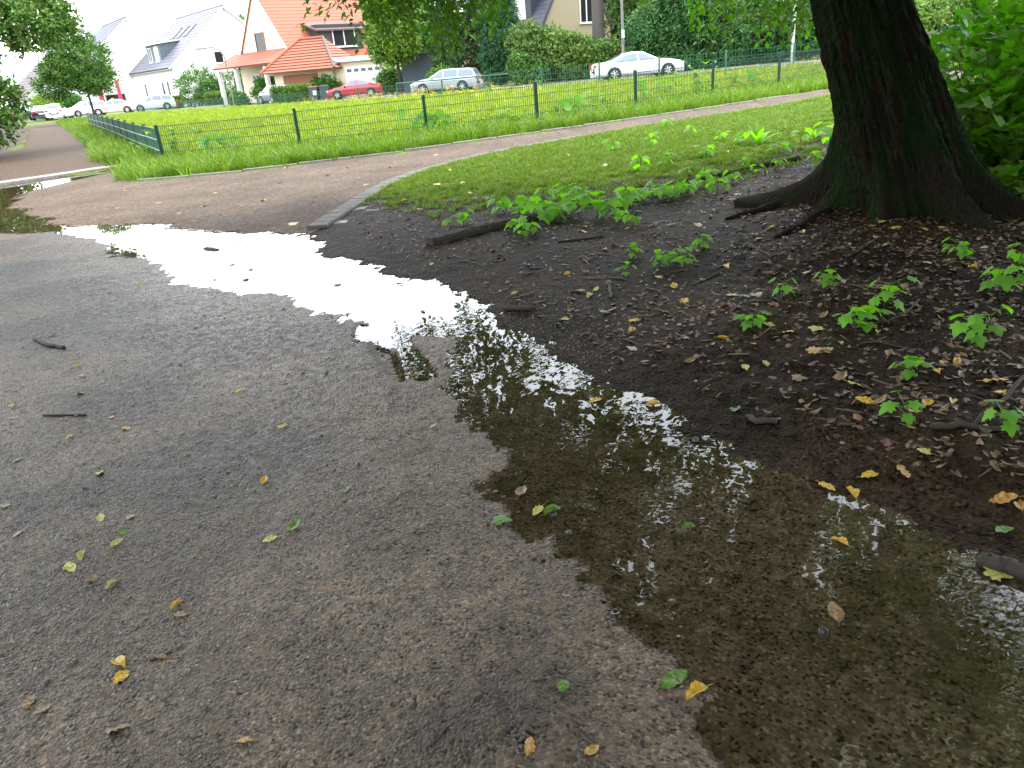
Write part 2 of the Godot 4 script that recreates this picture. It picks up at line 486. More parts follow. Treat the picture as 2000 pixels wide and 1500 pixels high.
func tuft_mesh(m: Material, blades: int, height: float, spread: float, width: float, sd_: int) -> ArrayMesh:
	var mb := MB.new()
	var r := RandomNumberGenerator.new()
	r.seed = sd_
	for k in blades:
		var a := r.randf() * TAU
		var d := Vector3(cos(a), 0, sin(a))
		var p := d * spread * 0.35 * sqrt(r.randf()) + Vector3(0, -0.01, 0)
		var h := height * r.randf_range(0.5, 1.15)
		var lean := d.rotated(Vector3.UP, r.randf_range(-1, 1)) * spread * r.randf_range(0.2, 0.9)
		var s := Vector3(-sin(a + 1.0), 0, cos(a + 1.0)) * width * 0.5
		var q := p + lean * 0.35 + Vector3(0, h * 0.62, 0)
		var e := p + lean + Vector3(0, h * r.randf_range(0.75, 1.0), 0)
		mb.quad(p - s, p + s, q + s * .8, q - s * .8)
		mb.tri(q - s * .8, q + s * .8, e)
	return mb.mesh(m)

func tint(v := 0.25, warm := 0.15) -> Color:
	var k := rng.randf_range(1.0 - v, 1.0 + v)
	var w := rng.randf_range(-warm, warm)
	return Color(k * (1 + w), k, k * (1 - w))

func crown(parent: Node, meshes: Array, blobs: Array, count: int, scale: float, gaps := 0.15, shell := 0.45, called := "crown", v := 0.25, base_tint := Color.WHITE) -> void:
	# blobs: [centre, radii]; copies are spread through each lobe, thicker towards its surface, with gaps where the noise is low
	var total := 0.0
	for b in blobs: total += pow(b[1].x * b[1].y * b[1].z, 0.667)
	var lists := []
	var tints := []
	for q in meshes: lists.append([]); tints.append([])
	var off := Vector3(rng.randf() * 99, rng.randf() * 99, rng.randf() * 99)
	for b in blobs:
		var n := int(count * pow(b[1].x * b[1].y * b[1].z, 0.667) / total)
		var size: float = maxf(b[1].x, maxf(b[1].y, b[1].z))
		for k in n:
			var d := Vector3(rng.randfn(), rng.randfn(), rng.randfn()).normalized()
			var rr := lerpf(shell, 1.0, pow(rng.randf(), 0.6))
			var p: Vector3 = b[0] + d * b[1] * rr
			var nn := nD.get_noise_3dv((p + off) * 1.6 / size)
			if nn < gaps - 0.5 * rng.randf(): continue
			p += d * b[1] * 0.22 * nn
			var z := (d + Vector3(rng.randfn(), rng.randfn() - 0.3, rng.randfn()) * 0.6).normalized()
			var x := z.cross(Vector3.UP if absf(z.y) < 0.95 else Vector3.RIGHT).normalized()
			var bs := Basis(x, z.cross(x).normalized() * 1.0, z)
			bs = Basis(-x, x.cross(z) * -1.0, z) if bs.determinant() < 0 else bs
			var w := rng.randi() % meshes.size()
			lists[w].append(Transform3D(bs.scaled(Vector3.ONE * scale * rng.randf_range(0.7, 1.3)), p))
			tints[w].append(tint(v) * base_tint)
	for w in meshes.size():
		multi(called, meshes[w], lists[w], tints[w], parent)

# ---------------------------------------------------------------- the setting
func steps(limit: float, fine: float, grow: float, far_grow: float, far_at: float, start := 0.0) -> PackedFloat32Array:
	var out := PackedFloat32Array([start])
	var p := start
	while p < limit:
		p += maxf(fine, grow * p) if p < far_at else far_grow * p
		out.append(p)
	return out

func make_ground() -> void:
	var xs := PackedFloat32Array()
	var pos := steps(130.0, 0.014, 0.0095, 0.045, 13.0)
	for k in range(pos.size() - 1, 0, -1): xs.append(-pos[k])
	xs.append_array(pos)
	var zs := PackedFloat32Array()
	for q in [60.0, 40.0, 25.0, 15.0, 9.0, 5.0, 3.0, 1.8, 1.0, 0.5, 0.2, -0.1, -0.4, -0.6, -0.75, -0.85]: zs.append(q)
	for q in steps(190.0, 0.013, 0.0078, 0.04, 14.0, 0.9): zs.append(-q)
	var W := xs.size()
	var Hn := zs.size()
	print("ground grid ", W, " x ", Hn)
	var hs := PackedFloat32Array()
	hs.resize(W * Hn)
	for j in Hn:
		for i in W: hs[j * W + i] = gh(xs[i], zs[j])
	print("heights ", Time.get_ticks_msec())
	var kind := PackedByteArray()
	kind.resize((W - 1) * (Hn - 1))
	var full := wood_poly
	for j in Hn - 1:
		for i in W - 1:
			var x := (xs[i] + xs[i + 1]) / 2
			var z := (zs[j] + zs[j + 1]) / 2
			var q := Vector2(x, z)
			var r := 2
			if z < -22.0:
				r = 0 if Geometry2D.is_point_in_polygon(q, path_poly) else 2
			else:
				var w := q
				if z < -8.0: w += Vector2(nA.get_noise_2d(x * 2, z * 2), nA.get_noise_2d(x * 2 + 40, z * 2)) * 0.5
				if Geometry2D.is_point_in_polygon(w, full) and not (z < -7.9 and Geometry2D.is_point_in_polygon(q, path_poly)): r = 1
				elif Geometry2D.is_point_in_polygon(q, path_poly): r = 0
				elif z > -9.0: r = 1 if x > 0.0 else 0
			if r == 0 and Geometry2D.is_point_in_polygon(q, foot_poly): r = 3
			if z > -19.0 and sd(x, z) < 0.3 and hs[j * W + i] < terr(x, z) - 0.0065: r = 4
			kind[j * (W - 1) + i] = r
	print("kinds ", Time.get_ticks_msec())
	var names := ["gravel_path", "woodland_floor", "lawn", "footpath", "puddle_bed"]
	var mats := [M.gravel, M.mud, M.lawn, M.earth, M.bed]
	for r in 5:
		var remap := PackedInt32Array()
		remap.resize(W * Hn)
		remap.fill(-1)
		var v := PackedVector3Array()
		var n := PackedVector3Array()
		var uv := PackedVector2Array()
		var col := PackedColorArray()
		var ix := PackedInt32Array()
		for j in Hn - 1:
			for i in W - 1:
				if kind[j * (W - 1) + i] != r: continue
				var c := [j * W + i, j * W + i + 1, (j + 1) * W + i, (j + 1) * W + i + 1]
				for k in c:
					if remap[k] >= 0: continue
					remap[k] = v.size()
					var jj: int = k / W
					var ii: int = k % W
					var x := xs[ii]
					var z := zs[jj]
					v.append(Vector3(x, hs[k], z))
					var i0 := maxi(ii - 1, 0)
					var i1 := mini(ii + 1, W - 1)
					var j0 := maxi(jj - 1, 0)
					var j1 := mini(jj + 1, Hn - 1)
					n.append(Vector3(-(hs[jj * W + i1] - hs[jj * W + i0]) / (xs[i1] - xs[i0]), 1.0, -(hs[j1 * W + ii] - hs[j0 * W + ii]) / (zs[j1] - zs[j0])).normalized())
					uv.append(Vector2(x, z))
					var a := nA.get_noise_2d(x * 0.8 + 31.0, z * 0.8)
					var b := nB.get_noise_2d(x * 0.5, z * 0.5)
					var cc: Color
					if r == 0:
						cc = Color(.165, .120, .080).lerp(Color(.255, .184, .124), clampf(0.5 + 1.3 * a, 0, 1)) * (1.0 + 0.35 * b)
						var damp := nA.get_noise_2d(x * 0.55 + 90.0, z * 0.9)
						cc = cc.lerp(Color(.09, .068, .049), ss(0.08, 0.35, damp + 0.25 * b) * 0.85)
					elif r == 1:
						cc = Color(.032, .023, .015).lerp(Color(.068, .044, .027), clampf(0.5 + 1.1 * a, 0, 1)) * (1.0 + 0.3 * b)
					elif r == 3:
						cc = Color(.18, .130, .098).lerp(Color(.24, .178, .135), clampf(0.5 + 1.2 * a, 0, 1)) * (1.0 + 0.25 * b)
					elif r == 4:
						cc = Color(.10, .078, .038).lerp(Color(.17, .128, .075), clampf(0.45 + 1.3 * a + 0.6 * b, 0, 1))
					else:
						cc = Color(.14, .20, .024).lerp(Color(.20, .26, .035), clampf(0.5 + a, 0, 1))
					col.append(Color(cc.r, cc.g, cc.b, 1.0))
				ix.append_array(PackedInt32Array([remap[c[0]], remap[c[1]], remap[c[3]], remap[c[0]], remap[c[3]], remap[c[2]]]))
		var arr := []
		arr.resize(Mesh.ARRAY_MAX)
		# rows run away from the viewer: turn the faces so that their fronts look up
		var test := (v[ix[1]] - v[ix[0]]).cross(v[ix[2]] - v[ix[0]]).y
		if test > 0.0:
			for k in range(0, ix.size(), 3):
				var t := ix[k + 1]
				ix[k + 1] = ix[k + 2]
				ix[k + 2] = t
		arr[Mesh.ARRAY_VERTEX] = v; arr[Mesh.ARRAY_NORMAL] = n; arr[Mesh.ARRAY_TEX_UV] = uv; arr[Mesh.ARRAY_COLOR] = col; arr[Mesh.ARRAY_INDEX] = ix
		var me := ArrayMesh.new()
		me.add_surface_from_arrays(Mesh.PRIMITIVE_TRIANGLES, arr)
		me.surface_set_material(0, mats[r])
		var o := obj(names[r], me, null, "structure")
		o.set_meta("label", ["wet grey brown gravel path with leaves scattered on it", "dark muddy woodland floor covered in leaf litter around the tree", "bright green lawn and meadow around the footpath", "brown packed earth footpath curving past the fence", "silty olive brown bottom of the puddle"][r])
		print(names[r], " ", v.size(), " ", Time.get_ticks_msec())

func make_water() -> void:
	var rip := FastNoiseLite.new()
	rip.seed = 77; rip.frequency = 1.0; rip.fractal_octaves = 2
	var xs := PackedFloat32Array()
	var p := -12.2
	while p < 2.4:
		xs.append(p)
		p += maxf(0.012, 0.009 * absf(p))
	var zs := PackedFloat32Array()
	p = 0.45
	while p < 18.6:
		zs.append(-p)
		p += maxf(0.010, 0.0065 * p)
	var W := xs.size()
	var Hn := zs.size()
	var hs := PackedFloat32Array()
	hs.resize(W * Hn)
	for j in Hn:
		for i in W:
			var x := xs[i]
			var z := zs[j]
			if sd(x, z) > 0.4: continue
			# ripples run across the flow; lively in the narrow middle, calm in the wide far pool
			var q := nA.get_noise_2d(x * 1.3 + 70.0, z * 1.3)
			var live := ss(6.3, 3.9, -z) * clampf(0.45 + 1.3 * q, 0.10, 1.0) + 0.035
			var u := x * 0.94 + z * 0.34
			var w := -x * 0.34 + z * 0.94
			hs[j * W + i] = terr(x, z) - 0.006 + 0.62 * live * (0.0011 * rip.get_noise_2d(u * 10.0, w * 26.0) + 0.0004 * rip.get_noise_2d(u * 24.0 + 50.0, w * 52.0))
	var remap := PackedInt32Array()
	remap.resize(W * Hn)
	remap.fill(-1)
	var v := PackedVector3Array()
	var n := PackedVector3Array()
	var ix := PackedInt32Array()
	for j in Hn - 1:
		for i in W - 1:
			if sd((xs[i] + xs[i + 1]) / 2, (zs[j] + zs[j + 1]) / 2) > 0.26: continue
			var c := [j * W + i, j * W + i + 1, (j + 1) * W + i, (j + 1) * W + i + 1]
			for k in c:
				if remap[k] >= 0: continue
				remap[k] = v.size()
				var jj: int = k / W
				var ii: int = k % W
				v.append(Vector3(xs[ii], hs[k], zs[jj]))
				var i0 := maxi(ii - 1, 0)
				var i1 := mini(ii + 1, W - 1)
				var j0 := maxi(jj - 1, 0)
				var j1 := mini(jj + 1, Hn - 1)
				n.append(Vector3(-(hs[jj * W + i1] - hs[jj * W + i0]) / (xs[i1] - xs[i0]), 1.0, -(hs[j1 * W + ii] - hs[j0 * W + ii]) / (zs[j1] - zs[j0])).normalized())
			ix.append_array(PackedInt32Array([remap[c[0]], remap[c[3]], remap[c[1]], remap[c[0]], remap[c[2]], remap[c[3]]]))
	var test := (v[ix[1]] - v[ix[0]]).cross(v[ix[2]] - v[ix[0]]).y
	if test > 0.0:
		for k in range(0, ix.size(), 3):
			var t := ix[k + 1]
			ix[k + 1] = ix[k + 2]
			ix[k + 2] = t
	var arr := []
	arr.resize(Mesh.ARRAY_MAX)
	arr[Mesh.ARRAY_VERTEX] = v; arr[Mesh.ARRAY_NORMAL] = n; arr[Mesh.ARRAY_INDEX] = ix
	var me := ArrayMesh.new()
	me.add_surface_from_arrays(Mesh.PRIMITIVE_TRIANGLES, arr)
	me.surface_set_material(0, M.water)
	var o := obj("puddle_water", me, null, "structure")
	o.set_meta("label", "long rippled rain puddle running across the gravel path")
	print("water ", v.size(), " ", Time.get_ticks_msec())

func along(line: Array, s: float) -> Array:
	# [point, direction] at s metres along a polyline
	for k in line.size() - 1:
		var a: Vector2 = line[k]
		var b: Vector2 = line[k + 1]
		var d := a.distance_to(b)
		if s <= d: return [a.lerp(b, s / d), (b - a).normalized()]
		s -= d
	return [line[-1], (line[-1] - line[-2]).normalized()]

func length_of(line: Array) -> float:
	var t := 0.0
	for k in line.size() - 1: t += line[k].distance_to(line[k + 1])
	return t

func ribbon(line: Array, half: float, lift: float, m: Material, step := 1.0, drop := 0.0) -> ArrayMesh:
	var mb := MB.new()
	var total := length_of(line)
	var n := int(ceil(total / step))
	var last := []
	for k in n + 1:
		var q := along(line, minf(total - 0.001, k * step))
		var side := Vector2(-q[1].y, q[1].x) * half
		var a: Vector2 = q[0] - side
		var b: Vector2 = q[0] + side
		var pa := Vector3(a.x, terr(a.x, a.y) + lift, a.y)
		var pb := Vector3(b.x, terr(b.x, b.y) + lift, b.y)
		if last:
			mb.quad(last[0], pa, pb, last[1])
			if drop > 0.0:
				mb.quad(last[1], pb, pb - Vector3(0, drop, 0), last[1] - Vector3(0, drop, 0))
				mb.quad(pa, last[0], last[0] - Vector3(0, drop, 0), pa - Vector3(0, drop, 0))
		last = [pa, pb]
	for k in mb.n.size():
		if mb.n[k].y < -0.5: mb.n[k] = -mb.n[k]
	var t: Vector3 = (mb.v[mb.ix[1]] - mb.v[mb.ix[0]]).cross(mb.v[mb.ix[2]] - mb.v[mb.ix[0]])
	if t.y > 0.0:
		for k in range(0, mb.ix.size(), 3):
			var h := mb.ix[k + 1]
			mb.ix[k + 1] = mb.ix[k + 2]
			mb.ix[k + 2] = h
	return mb.mesh(m)

const STREET := [Vector2(40, -34), Vector2(22, -39.5), Vector2(8, -44), Vector2(-3, -53), Vector2(-12, -62), Vector2(-32, -79), Vector2(-46, -80), Vector2(-75, -84)]

func make_paving() -> void:
	var s := obj("street", ribbon(STREET, 3.6, 0.05, M.asphalt, 1.0), null, "structure")
	s.set_meta("label", "pale wet street in front of the houses")
	# the lane beyond the drain
	var lp := PackedVector2Array()
	for k in lane_poly.size():
		var a: Vector2 = lane_poly[k]
		var b: Vector2 = lane_poly[(k + 1) % lane_poly.size()]
		var nseg := int(ceil(a.distance_to(b) / 0.35))
		for e in nseg:
			var q := a.lerp(b, float(e) / nseg)
			lp.append(q + Vector2(nA.get_noise_2d(q.x, q.y), nA.get_noise_2d(q.x + 50, q.y)) * 0.12)
	var li := Geometry2D.triangulate_polygon(lp)
	var lv := PackedVector3Array()
	var ln := PackedVector3Array()
	var lu := PackedVector2Array()
	var lc := PackedColorArray()
	for q in lp:
		lv.append(Vector3(q.x, terr(q.x, q.y) + 0.042, q.y)); ln.append(Vector3.UP); lu.append(q); lc.append(Color(.165, .120, .090))
	if (lv[li[1]] - lv[li[0]]).cross(lv[li[2]] - lv[li[0]]).y > 0.0: li.reverse()
	var la := []
	la.resize(Mesh.ARRAY_MAX)
	la[Mesh.ARRAY_VERTEX] = lv; la[Mesh.ARRAY_NORMAL] = ln; la[Mesh.ARRAY_TEX_UV] = lu; la[Mesh.ARRAY_COLOR] = lc; la[Mesh.ARRAY_INDEX] = li
	var lm := ArrayMesh.new()
	lm.add_surface_from_arrays(Mesh.PRIMITIVE_TRIANGLES, la)
	lm.surface_set_material(0, M.earth)
	var lo := obj("lane", lm, null, "structure")
	lo.set_meta("label", "brown earth lane running past the strip fence to the street")
	# two strips of edging on end along the inner curve of the footpath
	var kerb := Node3D.new()
	kerb.name = "kerb"
	add_child(kerb)
	tag(kerb, "curved kerb of narrow grey bricks along the footpath", "", "", "structure")
	var mb := MB.new()
	mb.chamfer_box(Vector3.ZERO, Vector3(0.066, 0.10, 0.21), 0.009)
	var bm := mb.mesh(M.stone)
	var q := 0.02
	var n := 0
	while q < 8.2 and n < 120:
		var a := along(KERB, q)
		var o := obj("brick", bm, kerb)
		var pt: Vector2 = a[0]
		o.position = Vector3(pt.x, terr(pt.x, pt.y) - 0.006 + rng.randf_range(-.005, .004), pt.y)
		o.rotation = Vector3(rng.randf_range(-.03, .03), -a[1].angle(), rng.randf_range(-.03, .03))
		q += 0.071
		n += 1
	var rest := []
	while q < length_of(KERB) - 4.0:
		rest.append(along(KERB, q)[0])
		q += 0.6
	obj("far_kerb_run", ribbon(rest, 0.07, 0.03, M.stone, 0.6, 0.1), kerb, "stuff")
	# slim concrete edging on the far side
	var edge := Node3D.new()
	edge.name = "path_edging"
	add_child(edge)
	tag(edge, "low concrete edging between footpath and fence verge", "", "", "structure")
	q = 0.0
	while q < 17.0:
		var a := along(FARSIDE, q)
		var b := along(FARSIDE, q + 0.98)
		var mid: Vector2 = (a[0] + b[0]) / 2
		var e := MB.new()
		e.chamfer_box(Vector3.ZERO, Vector3(a[0].distance_to(b[0]) - 0.012, 0.2, 0.06), 0.008)
		var o := obj("edging_stone", e.mesh(M.concrete), edge)
		o.position = place(mid.x, mid.y, -0.068)
		o.rotation.y = -(b[0] - a[0]).angle()
		q += 1.0
	# drainage strip across the mouth of the lane
	var gut := Node3D.new()
	gut.name = "drain_channel"
	add_child(gut)
	tag(gut, "pale concrete drain strip across the lane beside the puddle", "", "", "structure")
	var ga := Vector2(-12.4, -14.9)
	var gb := Vector2(-8.75, -18.85)
	for k in 6:
		var u := ga.lerp(gb, k / 6.0)
		var w := ga.lerp(gb, (k + 1) / 6.0)
		var e := MB.new()
		e.chamfer_box(Vector3.ZERO, Vector3(u.distance_to(w) - 0.012, 0.14, 0.42), 0.012)
		var o := obj("slab", e.mesh(M.concrete), gut)
		var mid := (u + w) / 2
		o.position = Vector3(mid.x, terr(mid.x, mid.y) - 0.022 + 0.004 * (k % 2), mid.y)
		o.rotation.y = -(w - u).angle()
	# the overgrown bank beside the lane
	var bank := MB.new()
	var line := [Vector2(-14.0, -21.5), Vector2(-17.0, -29), Vector2(-21.3, -38), Vector2(-27.8, -50), Vector2(-36, -64)]
	var prev := []
	for k in 40:
		var a := along(line, k * 1.13)
		var out := Vector2(a[1].y, -a[1].x)
		if out.x > 0: out = -out
		var row := []
		for e in 7:
			var pt: Vector2 = a[0] + out * (e * 0.9) + out * nA.get_noise_2d(k * 1.3, e * 2.0) * 0.5
			var y: float = terr(pt.x, pt.y) - 0.05 + 1.5 * ss(0.0, 3.6, e * 0.9) + 0.12 * nB.get_noise_2d(k * 0.8, e * 0.7)
			row.append(Vector3(pt.x, y, pt.y))
		if prev:
			for e in 6: bank.quad(prev[e], row[e], row[e + 1], prev[e + 1])
		prev = row
	for k in bank.n.size():
		if bank.n[k].y < 0.0: bank.n[k] = -bank.n[k]
	var t: Vector3 = (bank.v[bank.ix[1]] - bank.v[bank.ix[0]]).cross(bank.v[bank.ix[2]] - bank.v[bank.ix[0]])
	if t.y > 0.0:
		for k in range(0, bank.ix.size(), 3):
			var h := bank.ix[k + 1]
			bank.ix[k + 1] = bank.ix[k + 2]
			bank.ix[k + 2] = h
	bank.smooth()
	var o2 := obj("bank", bank.mesh(textured(mat(lin(.075, .055, .03), 0.9), M.bark.albedo_texture, 0.8, 3.0)), null, "structure")
	o2.set_meta("label", "earthy bank with dead leaves beside the lane")

# ---------------------------------------------------------------- grass
func scatter(poly: PackedVector2Array, count: int, hold: Callable) -> Array:
	var lo := poly[0]
	var hi := poly[0]
	for q in poly:
		lo = lo.min(q); hi = hi.max(q)
	var out := []
	var tries := 0
	while out.size() < count and tries < count * 12:
		tries += 1
		var q := Vector2(rng.randf_range(lo.x, hi.x), rng.randf_range(lo.y, hi.y))
		if Geometry2D.is_point_in_polygon(q, poly) and hold.call(q): out.append(q)
	return out

func grow(called: String, label: String, meshes: Array, spots: Array, lo: float, hi: float, base := Color.WHITE, v := 0.3, tilt := 0.15) -> void:
	var root := thing(called, label, "", Vector3.ZERO)
	root.set_meta("kind", "stuff")
	var lists := []
	var tints := []
	for k in meshes: lists.append([]); tints.append([])
	for q in spots:
		var w := rng.randi() % meshes.size()
		var b := Basis(Vector3.UP, rng.randf() * TAU) * Basis(Vector3.RIGHT, rng.randfn() * tilt)
		lists[w].append(Transform3D(b.scaled(Vector3.ONE * rng.randf_range(lo, hi)), place(q.x, q.y)))
		tints[w].append(tint(v) * base)
	for w in meshes.size(): multi("blades", meshes[w], lists[w], tints[w], root)

func make_grass() -> void:
	var short := []
	var tall := []
	var wild := []
	for k in 4:
		short.append(tuft_mesh(M.grass, 16, 0.055, 0.07, 0.006, 100 + k))
		tall.append(tuft_mesh(M.grass, 16, 0.24, 0.20, 0.012, 110 + k))
		wild.append(tuft_mesh(M.grass, 16, 0.42, 0.42, 0.03, 120 + k))
	var lawn := PackedVector2Array()
	for q in KERB: lawn.append(q + Vector2(0.09, 0.0))
	var back := LAWN_EDGE.duplicate()
	back.reverse()
	for q in back: lawn.append(q + Vector2(0, 1.3))
	var inner := PackedVector2Array(KERB)
	for q in back: inner.append(q)
	grow("lawn_grass", "short mown grass between the kerb and the muddy woodland floor", short, scatter(lawn, 29000, func(q):
		var e := 9.0
		for k in LAWN_EDGE.size() - 1: e = minf(e, seg_d(q, LAWN_EDGE[k], LAWN_EDGE[k + 1]))
		if q.x > 14.0: return false
		if not Geometry2D.is_point_in_polygon(q, inner): return rng.randf() < 0.55 * ss(1.3, 0.0, e) * (0.6 + 1.6 * nA.get_noise_2d(q.x * 3, q.y * 3))
		return rng.randf() < 0.22 + 1.2 * ss(-0.1, 1.6, e + 1.2 * nA.get_noise_2d(q.x * 2, q.y * 2))), 0.7, 1.7, Color(.92, .95, .9))
	var verge := PackedVector2Array()
	for q in FARSIDE: verge.append(q + Vector2(0, -0.05))
	for q in [Vector2(17, -31), Vector2(8.6, -23.6), Vector2(5.83, -21.7), Vector2(3.61, -20.5), Vector2(1.1, -18.9), Vector2(-1.39, -18.5), Vector2(-4.13, -18.0), Vector2(-7.3, -18.5), Vector2(-8.0, -17.9), Vector2(-7.9, -16.9), Vector2(-7.2, -15.4)]: verge.append(q)
	grow("verge_grass", "lush uncut grass growing along the foot of the mesh fence", tall, scatter(verge, 5200, func(q): return true), 0.6, 1.5, Color(.85, .95, .9))
	var lane := PackedVector2Array([Vector2(-7.6, -17.6), Vector2(-8.7, -18.6), Vector2(-10.4, -21.2), Vector2(-11.8, -24.2), Vector2(-16.3, -32.6), Vector2(-23.4, -45.8), Vector2(-34, -65), Vector2(-31, -65), Vector2(-21.9, -45.2), Vector2(-7.5, -18.2)])
	grow("lane_verge_grass", "tall grass between the lane and the strip fence", tall, scatter(lane, 4200, func(q): return rng.randf() < 18.0 / -q.y), 0.8, 2.0, Color(.8, .9, .85))
	var field := PackedVector2Array([Vector2(-7.4, -18.6), Vector2(-4.13, -18.2), Vector2(-1.39, -18.7), Vector2(1.1, -19.0), Vector2(3.61, -20.7), Vector2(5.83, -22), Vector2(9, -24.4), Vector2(20, -35), Vector2(8, -40.3), Vector2(-5, -50), Vector2(-14, -58.5), Vector2(-31, -74), Vector2(-35, -70), Vector2(-22, -45)])
	grow("meadow_grass", "bright green meadow grass behind the mesh fence", wild, scatter(field, 15000, func(q): return rng.randf() < 26.0 / -q.y), 0.28, 0.8, Color(1.4, 1.22, .95))
	# leafy weeds in the rougher parts of the meadow
	var rough := []
	rough.append_array(scatter(PackedVector2Array([Vector2(-22, -64), Vector2(-3, -42), Vector2(16, -33), Vector2(19, -35), Vector2(8, -39.6), Vector2(-5, -49), Vector2(-16, -59)]), 420, func(q): return nA.get_noise_2d(q.x * .4, q.y * .4) > -0.1))
	rough.append_array(scatter(PackedVector2Array([Vector2(-7, -18.8), Vector2(1, -19.2), Vector2(9, -24.5), Vector2(9, -27), Vector2(0, -21.5), Vector2(-7, -20.5)]), 130, func(q): return nA.get_noise_2d(q.x, q.y) > 0.05))
	grow("meadow_weeds", "leafy green weeds standing in the rough parts of the meadow", kit("fine"), rough, 0.35, 0.95, Color(1.25, 1.25, .6), 0.3, 0.5)
	# flowering weeds near the street
	var weeds := PackedVector2Array([Vector2(-12, -50), Vector2(-3, -41), Vector2(0, -36), Vector2(3, -36), Vector2(2, -43), Vector2(-5, -49), Vector2(-13, -56)])
	var fl := clump_mesh(M.flower, 26, 0.34, 0.055, 7, 0.8)
	var root := thing("yellow_wildflower_patch", "drift of yellow wildflowers in the meadow near the parked cars", "", Vector3.ZERO)
	root.set_meta("kind", "stuff")
	var pl := []
	var ti := []
	for q in scatter(weeds, 90, func(q): return nA.get_noise_2d(q.x, q.y) > -0.15):
		pl.append(Transform3D(rand_basis().scaled(Vector3.ONE * rng.randf_range(.35, .8)), place(q.x, q.y, rng.randf_range(.2, .5))))
		ti.append(tint(.2, .1))
	for q in scatter(PackedVector2Array([Vector2(7, -24), Vector2(16, -33), Vector2(13, -36), Vector2(6, -27)]), 30, func(q): return true):
		pl.append(Transform3D(rand_basis().scaled(Vector3.ONE * rng.randf_range(.3, .6)), place(q.x, q.y, rng.randf_range(.3, .5))))
		ti.append(tint(.2, .1))
	multi("blossom", fl, pl, ti, root)

